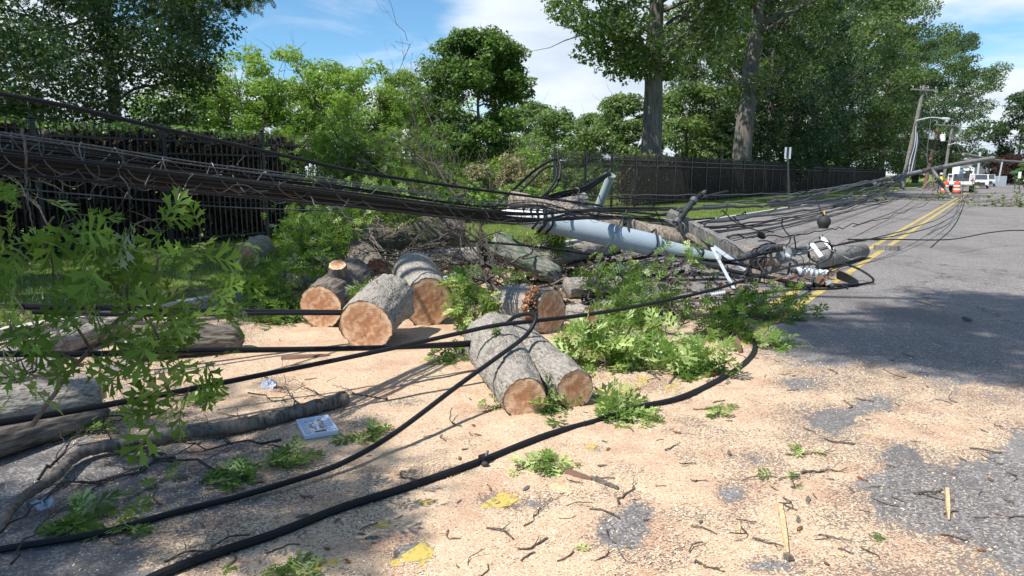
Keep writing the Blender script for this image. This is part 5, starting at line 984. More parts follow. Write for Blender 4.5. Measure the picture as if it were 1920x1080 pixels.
hang('leafy_branch', 'thin twig with three wilted leaf tufts dangling from the cable bundle at the left', [[(42, 242, 3.0), (48, 290, 2.95), (50, 350, 2.95), (56, 400, 2.9), (62, 430, 2.85)]], [(36, 345, 2.95, 4, 8), (38, 385, 2.9, 5, 12), (30, 420, 2.9, 4, 16)], 6, r=.006, size=.10)
SB = 'leafy oak branches heaped over the fallen wood'
def st(*L): return [(P(*a), P(*b)) for a, b in L]
sprig('leafy_branch', 'dense dark leafy branches heaped between the far left log and the row of logs', st(((640, 560, 8.2), (540, 490, 9.2)), ((600, 600, 7.6), (500, 580, 8.0)), ((620, 520, 8.4), (560, 430, 9.4)), ((560, 580, 7.8), (500, 540, 8.4)), ((650, 500, 8.8), (590, 470, 9.2)), ((640, 590, 7.7), (520, 600, 7.5))), 1050, .165, 11, ('oakleaf', 'oakleaf_near'), T=LT_MED, r=.016, spread=.15, group=SB, frac=.85)
sprig('leafy_branch', 'leafy branches standing up under the cable bundle left of the torn trunk', st(((700, 450, 10.3), (590, 390, 11)), ((720, 440, 10.6), (690, 360, 11.6)), ((680, 430, 10.5), (620, 440, 10.2)), ((740, 440, 11), (760, 360, 12))), 800, .18, 12, ('oakleaf', 'oakleaf_pale'), T=LT_MED, r=.016, spread=.16, group=SB, frac=.15)
sprig('leafy_branch', 'tall leafy fallen crown rising above the cable bundle before the hedge', st(((760, 400, 12.5), (610, 260, 14)), ((770, 400, 12.5), (660, 280, 14)), ((780, 400, 12.5), (590, 330, 14)), ((760, 390, 12.5), (700, 300, 13.5)), ((800, 380, 12.5), (760, 300, 14))), 2400, .18, 13, ('oakleaf', 'oakleaf_near'), T=LT_MED, r=.028, spread=.24, group=SB, frac=.5)
sprig('leafy_branch', 'bright leaf cluster wedged between the thick sunlit log and the hollow log', st(((900, 600, 6.9), (865, 545, 7.1)), ((900, 600, 6.9), (890, 540, 7.2)), ((880, 590, 6.8), (910, 560, 7.1))), 130, .19, 14, ('oakleaf', 'oakleaf_pale'), r=.008, spread=.06, group=SB, frac=.45)
sprig('leafy_branch', 'large bright green heap of leaves right of the forked log', st(((1060, 650, 5.9), (1130, 620, 6.1)), ((1100, 700, 5.5), (1190, 650, 5.9)), ((1240, 720, 5.2), (1180, 660, 5.7)), ((1250, 740, 5.1), (1290, 660, 5.6)), ((1150, 690, 5.5), (1090, 655, 5.6)), ((1230, 690, 5.5), (1260, 630, 6.0)), ((1180, 700, 5.4), (1230, 670, 5.6)), ((1240, 700, 5.4), (1310, 705, 5.4))), 400, .20, 15, ('oakleaf', 'oakleaf_pale'), r=.009, spread=.085, group=SB, frac=.5)
sprig('leafy_branch', 'leaf cluster lying against the sawn ends of the forked log', st(((1110, 790, 4.5), (1010, 785, 4.4)), ((1110, 790, 4.5), (1190, 790, 4.45)), ((1120, 800, 4.4), (1150, 760, 4.65)), ((1060, 800, 4.35), (1020, 770, 4.5)), ((1120, 790, 4.5), (1140, 822, 4.25))), 120, .16, 16, ('oakleaf', 'oakleaf_pale'), r=.006, spread=.05, group=SB, frac=.35, depth=1)
sprig('leafy_branch', 'green leafy branch lying in front of the conduit end, right of the small log', st(((1230, 620, 6.9), (1130, 560, 7.6)), ((1240, 600, 7), (1180, 560, 7.6)), ((1240, 610, 7), (1320, 560, 7.9)), ((1280, 600, 7.2), (1250, 560, 7.8)), ((1220, 600, 7), (1200, 590, 7.2))), 230, .18, 17, ('oakleaf_near', 'oakleaf'), T=LT_MED, r=.009, spread=.08, group=SB, frac=.4)
sprig('leafy_branch', 'leaves sticking up in front of the grey conduit near the slim bare log', st(((1130, 560, 8), (1120, 505, 8.4)), ((1150, 560, 8), (1170, 500, 8.4)), ((1180, 560, 8), (1190, 525, 8.3))), 100, .17, 18, ('oakleaf', 'oakleaf_pale'), r=.007, spread=.07, group=SB)
sprig('leafy_branch', 'small leafy twig crossing in front of the conduit sleeve', st(((1180, 560, 8.6), (1300, 485, 9.2)),), 38, .16, 19, ('oakleaf', 'oakleaf_pale'), r=.008, spread=.05, group=SB, depth=1, kids=3)
sprig('leafy_branch', 'dark leafy clump between the centre line and the wire tangle', st(((1400, 610, 7.2), (1470, 565, 7.9)), ((1420, 600, 7.3), (1490, 590, 7.5)), ((1440, 610, 7.1), (1510, 550, 8.4)), ((1430, 600, 7.3), (1360, 590, 7.5))), 190, .155, 20, ('oakleaf_near', 'oakleaf'), r=.007, spread=.07, group=SB, frac=.45)
sprig('leafy_branch', 'small upright leaf tuft just left of the dark clump at the centre line', st(((1370, 600, 7.6), (1385, 560, 7.9)), ((1380, 600, 7.6), (1400, 570, 7.8))), 46, .16, 21, ('oakleaf', 'oakleaf_pale'), r=.006, spread=.05, group=SB, depth=1)
sprig('leafy_branch', 'dark leafy sprigs where the thick foreground cable ends', st(((1350, 640, 6.6), (1390, 605, 6.9)), ((1370, 650, 6.4), (1330, 620, 6.7)), ((1340, 630, 6.6), (1400, 630, 6.5))), 120, .14, 22, ('oakleaf_near', 'oakleaf'), r=.006, spread=.06, group=SB)
sprig('leafy_branch', 'pale wilted leaf cluster beside the small ribbed insulator', st(((1410, 655, 6.2), (1475, 640, 6.35)), ((1420, 660, 6.2), (1450, 640, 6.35))), 40, .16, 23, ('oakleaf_pale', 'oakleaf'), r=.005, spread=.05, group=SB, depth=1)
sprig('leafy_branch', 'few leaves lying on top of the front log of the row', [(P(690, 545, 6.5), P(725, 538, 6.6)), (P(700, 548, 6.4), P(680, 540, 6.6))], 24, .15, 24, ('oakleaf', 'oakleaf_pale'), r=.004, spread=.03, group=SB, depth=1)
sprig('leafy_branch', 'leaves dangling from the cable in front of the forked log', [(P(925, 602, 5.15), P(928, 628, 5.12))], 9, .085, 25, ('oakleaf_near',), r=.003, spread=.02, group=SB, depth=0, hang=1.)
sprig('leafy_branch', 'green leaves behind the dark twigs under the conduit', st(((1000, 470, 10.4), (1060, 450, 11)), ((990, 480, 10.2), (1040, 440, 11))), 170, .16, 26, ('oakleaf_near', 'oakleaf'), T=LT_MED, r=.007, spread=.12, group=SB)
sprig('leafy_branch', 'small leaf tuft in front of the mossy leaning log', st(((965, 545, 8), (970, 520, 8.1)),), 20, .16, 27, ('oakleaf', 'oakleaf_pale'), r=.005, spread=.05, group=SB, depth=1)
sprig('leafy_branch', 'leafy twigs on the sawdust behind the level cables left of the forked log', st(((800, 668, 5.6), (860, 655, 5.75)),), 46, .13, 28, ('oakleaf_near', 'oakleaf'), r=.004, spread=.045, group=SB, depth=1)
FL = 'small leafy sprigs scattered over the sawdust'
for px, py, n, sz, s, lb, w in [(1000, 880, 60, .085, 31, 'wilted leaf sprig on the sawdust between the clamp and the bark strip', 55), (400, 905, 50, .10, 32, 'flat dark leaf sprig in the shade below the long limb', 62), (505, 868, 46, .10, 33, 'leaf sprig in the shade just left of the white tray', 40), (125, 985, 34, .10, 34, 'leaf sprig near the cable at the lower left corner', 40),
        (220, 1000, 12, .09, 35, 'leaf tuft caught under the black cable at the lower left', 16), (672, 825, 34, .095, 36, 'dark leaf sprig right of the white tray', 26), (1342, 780, 28, .075, 37, 'thin leaf sprig on the sunlit sawdust in front of the leaf heap', 26), (910, 772, 18, .08, 38, 'dark leaf sprig left of the sawn fork ends', 26), (290, 912, 10, .08, 39, 'two small leaves in the shade left of the flat dark sprig', 12),
        (1500, 850, 12, .06, 40, 'small sprig with curled leaves among twigs on the sunlit sawdust', 20), (540, 1068, 10, .09, 41, 'leaf tuft at the bottom edge beside the yellow patches', 14), (350, 750, 40, .11, 42, 'leaf sprig lying under the hanging branch', 50), (150, 810, 16, .09, 43, 'few leaves in the shade beside the splintered trunk', 40), (1490, 912, 8, .06, 44, 'tiny leaf sprig by a bark chip on the sunlit sawdust', 10), (800, 688, 26, .08, 45, 'dark sprig below the level cables', 28), (1210, 800, 20, .08, 46, 'loose leaves at the right foot of the cluster by the fork', 24), (1620, 455, 12, .12, 47, 'tiny leaves on the yellow line by the pole piece', 18)]:
    a, b = gp(px - w * .6, py), gp(px + w * .6, py - 6); sprig('leafy_sprig', lb, [(a, b), (a.lerp(b, .4), b + Vector((0, .08, .02)))], int(n * .6) + 2, sz * 1.4, s, ('oakleaf', 'oakleaf_pale'), group=FL, r=.0035, spread=.035, depth=1, kids=3, frac=.3, zmin=.014, cat='leaf sprig', up=1.1, flat=True)
for px, py, s, lb in [(1105, 1036, 1, 'single wilted oak leaf on the sawdust near the bottom edge'), (1638, 1000, 2, 'single green oak leaf on the sawdust toward the lower right'), (1765, 652, 3, 'single small leaf on the asphalt in the far shade'), (1078, 870, 4, 'single oak leaf beside the bark strip'), (610, 1050, 5, 'single oak leaf at the bottom edge left of the large yellow patch'), (420, 1064, 6, 'single oak leaf on the dark asphalt at the lower left')]:
    rs = np.random.RandomState(s + 60); o = leaf_mesh('oak_leaf', [(leaves(LT_FINE, np.array([[0, 0, .012]]), np.array([[.1, -.1, 1.]]), np.array([.085]), rs, .3), 0)], [M['oakleaf_pale' if s % 2 else 'oakleaf']], loc=gp(px, py, .008)); tag(o, lb, 'leaf')
# bare branches
def bare(label, stems, r, seed, depth=3, kids=4, spread=.5, m='twig_dark', name='bare_branch'):
    rs = np.random.RandomState(seed); mb = MB()
    for a, b in stems: twigtree(mb, a, b, r, rs, depth, kids, m, spread)
    tag(mb.build(name, smooth=True), label, 'bare branch', 'bare fallen branches')
bare('dense dark tangle of bare twigs in front of the torn trunk', st(((900, 500, 8.9), (700, 470, 8.8)), ((920, 520, 8.7), (760, 440, 9)), ((940, 510, 8.8), (820, 400, 9.2)), ((720, 480, 8.6), (880, 450, 9)), ((910, 520, 8.6), (690, 505, 8.4)), ((880, 430, 9), (840, 500, 8.6))), .017, 51, 3, 5, .55)
bare('crossing bare limbs standing between the torn trunk and the mossy log', st(((925, 510, 8.9), (850, 395, 9.2)), ((905, 500, 8.8), (880, 400, 9.2)), ((950, 540, 8.6), (900, 430, 9))), .032, 52, 3, 4, .5, 'twig_dark')
bare('broken dark limbs piled between the torn trunk and the row of cut logs', st(((660, 500, 9.6), (860, 470, 10.4)), ((700, 530, 9.0), (930, 500, 9.6)), ((760, 520, 9.2), (690, 440, 10)), ((960, 560, 8.6), (800, 470, 9.8)), ((1100, 530, 9.2), (900, 540, 8.8)), ((1180, 520, 9.6), (1010, 540, 9)), ((850, 540, 8.8), (1010, 470, 9.8))), .026, 71, 2, 4, .5, 'bark_dark')
bare('tall bare twig reaching up against the clouds above the pile', st(((820, 330, 13), (735, 75, 15)), ((815, 300, 13), (795, 110, 15)), ((820, 330, 13), (760, 230, 14))), .013, 53, 3, 5, .4, 'twig_dark')
bare('leaning bare branch rising left of the tall twig', st(((780, 400, 12.6), (560, 140, 14)), ((760, 390, 12.6), (640, 230, 13.5))), .015, 54, 3, 4, .45, 'twig_dark')
bare('mass of thin bare branches above the cable bundle', st(((900, 370, 12), (700, 250, 13)), ((880, 370, 12), (780, 270, 13)), ((830, 380, 12), (670, 300, 12.6)), ((860, 370, 12), (830, 250, 13)), ((880, 385, 11.5), (640, 350, 12.5)), ((810, 380, 12), (740, 330, 12.5))), .015, 55, 3, 5, .5, 'twig_dark')
bare('pale leaning sapling stem with a broken top behind the bundle', st(((880, 372, 11.5), (742, 265, 12.5)),), .028, 56, 1, 3, .5, 'twig_dark')
bare('bare twigs in the shade behind the hanging leaf branch', st(((120, 640, 4.8), (20, 560, 5)), ((110, 830, 4.2), (0, 690, 4.4)), ((180, 620, 5), (160, 560, 5.2)), ((0, 760, 4), (90, 640, 4.6))), .012, 57, 2, 4, .5)
bare('thin bare twigs spread over the shaded sawdust below the long limb', [(gp(430, 870), gp(120, 800, .1)), (gp(330, 860), gp(60, 930, .05)), (gp(520, 820), gp(300, 850, .05)), (gp(60, 900), gp(200, 790, .12)), (gp(300, 780), gp(150, 780, .1))], .009, 58, 2, 4, .4)
bare('bare twigs tangled with the leaves right of the leaf heap', st(((1330, 640, 6.3), (1180, 600, 6.6)), ((1300, 610, 6.8), (1110, 590, 7)), ((1240, 590, 7), (1300, 500, 8.4)), ((1350, 600, 7), (1200, 570, 7.2))), .008, 59, 3, 4, .5)
bare('small forked twigs around the crushed cup', [(gp(470, 740), gp(560, 745, .06)), (gp(560, 760), gp(500, 700, .08)), (gp(640, 760), gp(560, 720, .05))], .006, 60, 2, 3, .5)
bare('thin twigs over the wilted clump at the bottom left edge', [(gp(20, 1060), gp(90, 960, .1)), (gp(0, 1000), gp(130, 900, .1))], .006, 61, 2, 3, .5)
bare('brush of bare twigs hanging in front of the hedge under the bundle', st(((160, 420, 8), (60, 300, 8.4)), ((300, 430, 8), (190, 330, 8.4)), ((90, 420, 6), (0, 300, 6.4))), .01, 62, 2, 4, .5)
# twigs, bark chips
def zone(px, py):
    if px < 560: return 'in the shade at the lower left, ' + ('near the bottom edge' if py > 960 else 'below the long limb' if py > 820 else 'beside the long limb')
    if px > 1640: return 'on the asphalt at the right, ' + ('close to the bottom corner' if py > 960 else 'around the thin splinter' if py > 840 else 'at the edge of the sawdust' if py > 690 else 'in the tree shadow')
    if px < 900: return 'on the sawdust in the middle, ' + ('by the yellow paint patches' if py > 930 else 'between the two black cables')
    if px < 1250: return 'on the sawdust ' + ('at the bottom centre' if py > 960 else 'around the torn bark strip' if py > 830 else 'beside the leaf heap')
    return 'on the sunlit sawdust ' + ('around the bark-ended splinter' if py > 960 else 'near the two long twigs' if py > 820 else 'inside the bend of the thick cable' if py > 700 else 'behind the thick cable')
TG = 'short twigs scattered on the sawdust and road'; rs = np.random.RandomState(77); tp = []
for i in range(7):
    mb = MB(); L = rs.uniform(.08, .26); pts = [Vector((0, 0, .006))]; d = Vector((1, 0, 0))
    for k in range(6): d = (d + Vector((0, rs.normal() * .35, rs.normal() * .12))).normalized(); pts.append(pts[-1] + d * L / 6)
    pts = [Vector((p.x, p.y, max(.004, p.z))) for p in pts]; mb.tube(crom(pts, 2), [rs.uniform(.003, .006)] * 13, M['twig'], 6, jit=.2, seed=i)
    if i % 2: p = pts[3]; mb.tube([p, p + Vector((L * .12, L * .15, .012)), p + Vector((L * .2, L * .32, .01))], [.0035, .0028, .0015], M['twig'], 5)
    o = mb.build('twig', smooth=True); tp.append(o)
used = set(); NTW = 130
for i in range(NTW):
    while True:
        px, py = rs.uniform(120, 1900), 600 + 470 * rs.uniform(0, 1) ** .8
        if not (620 < px < 1120 and py < 780) and not (px < 320 and py < 900): break
    k = i % 7; o = tp[k] if k not in used else link(tp[k].copy()); used.add(k); q = gp(px, py, 0); o.location = (q.x, q.y, sawz(q.x, q.y) + .003); o.rotation_euler = (0, 0, rs.uniform(0, 6.28)); s = rs.uniform(.25, .72) * (1 + .09 * q.y); o.scale = (s, s, s); tag(o, 'short brown twig ' + zone(px, py), 'twig', TG)
CG = 'bark chips scattered on the sawdust'; cp = []
for i in range(5):
    mb = MB(); n = 7; poly = [(math.cos(6.28 * k / n) * .03 * rs.uniform(.6, 1.6), math.sin(6.28 * k / n) * .013 * rs.uniform(.6, 1.3)) for k in range(n)]; mb.prism(poly, 0, .007, M[['rot', 'bark_dark', 'split', 'wood_red', 'bark_dark'][i]]); cp.append(mb.build('bark_chip'))
used = set()
for i in range(110):
    px, py = rs.uniform(200, 1880), 620 + 450 * rs.uniform(0, 1); k = i % 5; o = cp[k] if k not in used else link(cp[k].copy()); used.add(k); q = gp(px, py, 0); o.location = (q.x, q.y, sawz(q.x, q.y) + .002); o.rotation_euler = (rs.uniform(-.2, .2), rs.uniform(-.2, .2), rs.uniform(0, 6.28)); s = rs.uniform(.3, 1.0); o.scale = (s, s, s); tag(o, 'small bark chip ' + zone(px, py), 'bark chip', CG)
def stick(label, a, b, w, h, m='split', name='splinter', cat='wood splinter', tip=None):
    mb = MB(); a, b = Vector(a), Vector(b); n = 6; d = (b - a); x = d.cross(Vector((0, 0, 1))).normalized(); V = []; rr = random.Random(int(abs(a.x * 1000)))
    for i in range(n + 1):
        t = i / n; c = a.lerp(b, t); ww = w * (.35 + .65 * math.sin(math.pi * min(1, t * .8 + .25))) * rr.uniform(.85, 1.15)
        V += [c - x * ww + Vector((0, 0, 0)), c + x * ww, c + x * ww * .8 + Vector((0, 0, h)), c - x * ww * .8 + Vector((0, 0, h))]
    F = [(4 * i + k, 4 * i + (k + 1) % 4, 4 * i + 4 + (k + 1) % 4, 4 * i + 4 + k) for i in range(n) for k in range(4)] + [(3, 2, 1, 0), (4 * n, 4 * n + 1, 4 * n + 2, 4 * n + 3)]
    mb.add(V, F, M[m]); o = mb.build(name); tag(o, label, cat)
    if tip: mb = MB(); mb.box(b + Vector((0, 0, h * .6)), (w * 2, .035, h * 1.4), M['bark_dark'], Matrix.Rotation(rr.uniform(-.3, .3), 3, 'Z')); mb.build('bark_tip', o)
    return o
stick('long pale wood splinter with a dark bark end near the bottom edge', gp(1463, 945, .01), gp(1478, 1046, .01), .013, .012, tip=True)
stick('pale narrow wood splinter lying on the asphalt at the right', gp(1776, 918, .008), gp(1779, 974, .008), .012, .012)
stick('tiny pale splinter left of the long bark-ended one', gp(1386, 976, .008), gp(1387, 1000, .008), .006, .006)
stick('bark strip torn in pieces to the right of the wilted sprig', gp(1062, 884, .012), gp(1110, 900, .012), .022, .012, 'wood_red', 'bark_strip', 'bark strip'); stick('dark long bark sliver running on from the torn bark strip', gp(1108, 896, .012), gp(1160, 917, .012), .014, .012, 'bark_dark', 'bark_strip', 'bark strip')
stick('broad flat shaving of pale wood below the torn bark strip', gp(1036, 908, .01), gp(1072, 925, .01), .025, .004, 'split'); stick('reddish bark plate lying in the sawdust below the level cable', gp(528, 672, .012), gp(618, 668, .012), .045, .02, 'wood_red', 'bark_plate', 'bark plate')
stick('long pale slab of fresh wood under the leaves near the centre line', gp(1338, 588, .03), gp(1440, 583, .03), .09, .05, 'split', 'wood_slab', 'wood slab'); stick('dark bark slab under the pale wood slab near the centre line', gp(1355, 597, .01), gp(1435, 597, .01), .035, .03, 'bark_dark', 'wood_slab', 'wood slab')
stick('orange wood chunk beside the thick cable below the leaf heap', gp(1322, 706, .012), gp(1350, 702, .012), .03, .03, 'rot', 'wood_chunk', 'wood chunk'); stick('pale wood flake under the sawn fork ends', gp(958, 792, .012), gp(1000, 783, .012), .025, .02, 'split'); stick('torn bark piece standing by the end of the thick cable', gp(1378, 640, .02), gp(1388, 662, .01), .03, .05, 'wood_red', 'bark_strip', 'bark strip')
stick('white splinter on the far shaded asphalt', gp(1725, 564, .01), gp(1750, 572, .01), .012, .01, 'split'); stick('dark curled bark bit alone on the sunlit asphalt', gp(1806, 598, .01), gp(1822, 603, .01), .02, .03, 'bark_dark', 'bark_strip', 'bark strip')
# twig pairs in the sunlit sawdust
for px0, py0, px1, py1, r, lb in [(1470, 852, 1575, 850, .006, 'upper of two longer twigs on the sunlit sawdust'), (1495, 888, 1582, 880, .0075, 'lower of two longer twigs on the sunlit sawdust'), (1410, 1010, 1465, 1022, .008, 'thick short twig left of the bark-ended splinter'), (1160, 945, 1188, 905, .006, 'crooked twig standing out right of the bark sliver'), (985, 985, 1032, 935, .004, 'thin forked twig below the wilted sprig'), (1300, 1055, 1360, 1072, .006, 'twig at the bottom edge pointing to the splinter'), (1250, 845, 1275, 830, .005, 'crooked twig on the sawdust left of the twin twigs'), (1530, 1000, 1600, 1015, .004, 'thin forked twig left of the green leaf'), (720, 750, 650, 735, .009, 'dark stick lying on the sawdust at the end of the limb'), (470, 790, 420, 775, .006, 'short dark stick above the long limb')]:
    a, b = gp(px0, py0, .01), gp(px1, py1, .01); rs2 = np.random.RandomState(px0); mb = MB(); twigtree(mb, a, b, r, rs2, 1, 2, 'twig', .5); tag(mb.build('twig', smooth=True), lb, 'twig')
for px, py, r, lb in [(80, 950, .05, 'pale crumpled plastic scrap in the shade at the lower left')]:
    rs2 = np.random.RandomState(3); c = gp(px, py, .03); V = [c + Vector((math.cos(j / 10 * 6.28) * r * i / 5 * (1 + .3 * rs2.normal()), math.sin(j / 10 * 6.28) * r * i / 5 * .7 * (1 + .3 * rs2.normal()), .04 * rs2.uniform(0, 1))) for i in range(6) for j in range(10)]
    mb = MB(); mb.add(V, [(i * 10 + j, i * 10 + (j + 1) % 10, (i + 1) * 10 + (j + 1) % 10, (i + 1) * 10 + j) for i in range(5) for j in range(10)], M['conduit']); tag(mb.build('plastic_scrap'), lb, 'plastic scrap')
# ================================================================ far street
def pg(px, py, Y): return P(px, py, Y)
def pole(base, top, r0, r1, label, mat='pole', arms=(), name='utility_pole'):
    root = empty(name, base, label, 'utility pole', 'utility poles by the far road'); mb = MB(); t = top - base; mb.tube([t * (i / 8) for i in range(9)], [r0 + (r1 - r0) * i / 8 for i in range(9)], M[mat], 12); mb.build('pole', root, True)
    for h, dx0, dx1, dz in arms:
        mb = MB(); c = t * h; mb.beam(c + Vector((dx0, -.05, -dz)) - Vector((0, r0, 0)), c + Vector((dx1, .05, dz)) - Vector((0, r0, 0)), .12, .14, M['pole']); am = mb.build('crossarm', root)
        for k in range(4): q = c + Vector((dx0, 0, -dz)).lerp(Vector((dx1, 0, dz)), (k + .3) / 3.6) + Vector((0, -r0, .07)); mb = MB(); mb.lathe(q, q + Vector((0, 0, .28)), [(0, .03), (.4, .04), (.5, .09), (.7, .06), (.8, .09), (1, .03)], M['porc'], 8); mb.build('insulator', am, True)
    return root, t
Y1 = 72; p1, t1 = pole(pg(1690, 358, Y1), pg(1733, 160, Y1), .26, .17, 'tall leaning grey utility pole beside the dark trees', arms=((.955, -1.45, 1.35, -.06),))
def lamp(root, base, a, b, r=.055):
    mb = MB(); m_ = (a + b) / 2 + Vector((0, 0, .22)); mb.tube(crom([a - base, m_ - base, b - base], 6), r, M['galv'], 8); ar = mb.build('lamp_arm', root, True); mb = MB(); q = b - base; mb.lathe(q + Vector((-.5, 0, .05)), q + Vector((.45, 0, -.05)), [(0, .06), (.3, .15), (.8, .19), (1, .08)], M['signback'], 10); mb.lathe(q + Vector((.1, 0, -.1)), q + Vector((.1, 0, -.36)), [(0, .2), (.7, .18), (1, .08)], M['galv'], 10); mb.build('lamp_head', root, True)
lamp(p1, pg(1690, 358, Y1), pg(1718, 226, Y1 - .3), pg(1773, 223, Y1 - .6))
mb = MB(); b_ = pg(1690, 358, Y1)
for i in range(5): mb.tube(crom([pg(1716 + i, 230 + 6 * i, Y1 - .4) - b_, pg(1713 + 2 * i, 270, Y1 - .6) - b_, pg(1704 + 3 * i, 300, Y1 - .5) - b_, pg(1700 + i * 2, 332, Y1 - .5) - b_], 5), .05, M['galv' if i % 2 else 'greywire'], 6)
mb.build('riser_cables', p1, True)
Y2 = 84; p2, t2 = pole(pg(1733, 354, Y2), pg(1758, 240, Y2), .24, .17, 'thin reddish utility pole behind the fallen pole, carrying two white transformers', 'wood_red')
Y3 = 95; p3, t3 = pole(pg(1767, 350, Y3), pg(1786, 234, Y3), .22, .16, 'farther utility pole whose top shows right of the transformers', 'pole', arms=((.99, -2.6, 1.1, -.1),))
lamp(p3, pg(1767, 350, Y3), pg(1777, 272, Y3 - .3), pg(1806, 272, Y3 - .5))
mb = MB(); mb.beam(pg(1720, 256, Y2 - .3), pg(1770, 262, Y2 - .3), .14, .12, M['pole']); tag(mb.build('crossarm'), 'grey crossarm under the two white transformers', 'crossarm')
for px, py, lb in ((1747, 255, 'left white pole transformer with round lid'), (1766, 258, 'right white pole transformer, slightly tilted')):
    c = pg(px, py, Y2 - .4); root = empty('transformer', c, lb, 'transformer', 'white pole transformers'); mb = MB(); ti = .12 if px > 1750 else 0; mb.lathe((ti, 0, -.42), (-ti * -.6, 0, .36), [(0, .26), (.03, .30), (.9, .30), (.93, .33), (1, .28)], M['white'], 20); mb.build('tank', root, True)
    for s in (-.14, .14): mb = MB(); mb.lathe((s + ti, 0, .36), (s + ti, 0, .62), [(0, .05), (.3, .09), (.5, .05), (.7, .08), (1, .03)], M['porc'], 8); mb.build('bushing', root, True)
# fallen pole across the road
mb = MB(); a, m_, b = pg(1640, 342, 50), pg(1790, 309, 56), pg(1862, 297, 60); mb.tube([a.lerp(b, i / 12) + Vector((0, 0, .12 * math.sin(i / 12 * 3.14))) for i in range(13)], [.16 + .045 * i / 12 for i in range(13)], M['pole'], 14, jit=.03)
o = mb.build('fallen_pole', smooth=True); tag(o, 'long grey fallen pole slanting over the road in front of the white truck', 'fallen pole')
mb = MB(); a, b = pg(1806, 289, 58), pg(1875, 303, 62); mb.tube([a.lerp(b, i / 5) for i in range(6)], .13, M['pole'], 10); tag(mb.build('fallen_pole', smooth=True), 'dark fallen pole top crossing the end of the long grey one', 'fallen pole')
mb = MB(); a, b = pg(1856, 300, 60), pg(1935, 305, 66); mb.tube([a.lerp(b, i / 5) for i in range(6)], .10, M['pole'], 10); tag(mb.build('fallen_pole', smooth=True), 'thin pole piece reaching out to the right edge of the picture', 'fallen pole')
mb = MB(); a, b = pg(1746, 316, 54), pg(1787, 374, 46); mb.beam(a, b, .16, .18, M['pole']); tag(mb.build('prop_timber'), 'slanting timber standing on the yellow line under the fallen pole', 'timber')
for i, (pp, r, lb) in enumerate([([(1729, 170, 72), (1722, 205, 73), (1700, 235, 74), (1690, 262, 74)], .04, 'drooping wire left of the leaning pole top'), ([(1733, 165, 72), (1745, 210, 66), (1738, 290, 60), (1745, 320, 55)], .03, 'wire from the leaning pole top down to the fallen pole'), ([(1733, 165, 72), (1760, 190, 80), (1775, 235, 90)], .03, 'wire between the tops of the leaning pole and the far pole'), ([(1718, 258, 72), (1740, 280, 76), (1760, 284, 84), (1752, 262, 84)], .04, 'slack wire hanging in a belly between the near poles'), ([(1718, 262, 72), (1735, 290, 74), (1752, 290, 80)], .035, 'second slack wire hanging just below the belly'), ([(1786, 240, 94), (1800, 285, 80), (1822, 300, 70)], .04, 'wire dropping from the far pole to the fallen pole'), ([(1775, 245, 95), (1795, 270, 90), (1808, 283, 80)], .03, 'short wire from the far pole arm'), ([(1800, 257, 94), (1860, 256, 90), (1960, 256, 80)], .03, 'upper power line crossing the sky at the right'), ([(1790, 262, 94), (1860, 262, 90), (1960, 258, 80)], .045, 'thick power line crossing the sky at the right'), ([(1780, 205, 100), (1880, 198, 90), (1960, 197, 80)], .02, 'faint high wire crossing the sky at the right'), ([(1752, 322, 55), (1745, 345, 50), (1700, 385, 32), (1600, 425, 18)], .02, 'pale guy wire running down to the left lane', ), ([(1805, 305, 58), (1806, 340, 48), (1792, 400, 24), (1740, 440, 15)], .02, 'pale guy wire dropping in front of the barrels'), ([(1690, 358, 72), (1710, 330, 66), (1717, 300, 72)], .03, 'short wire at the foot of the leaning pole'), ([(1670, 366, 60), (1685, 340, 62), (1712, 300, 70)], .03, 'guy wire left of the foot of the leaning pole'), ([(1716, 235, 72), (1700, 260, 74), (1678, 286, 76)], .03, 'thin wire disappearing into the dark trees')]):
    cable(pp, r=r, label=lb, mat='wire' if i in (1, 3, 4, 10, 11) else 'greywire', name='wire', floor=True)
# road sign
def sign(px, ytop, ybot, Y, label, panel, wpx, hpx, name='road_sign'):
    a, b = pg(px + 3 if panel == 'back' else px, ybot, Y), pg(px, ytop, Y); a = Vector((a.x, a.y, .05)); root = empty(name, a, label, 'road sign'); mb = MB(); mb.beam((0, 0, 0), b - a, .06, .06, M['greywire']); mb.build('post', root)
    w, h = wpx / FPX * Y, hpx / FPX * Y
    for s in ((-1, 1) if panel == 'back' else (0,)): mb = MB(); mb.box(b - a + Vector((s * .10, -.05, -h / 2)), (w * .55, .01, h), M['signback' if panel == 'back' else panel]); mb.build('sign_panel', root)
sign(1477, 276, 385, 31, 'pair of narrow signs seen edge-on on a thin post before the dark fence', 'back', 6, 21); sign(1912, 322, 350, 70, 'small white sign on a post at the right edge', 'white', 10, 12); sign(1903, 320, 352, 76, 'green street name sign right of the parked cars', 'signgreen', 16, 4)
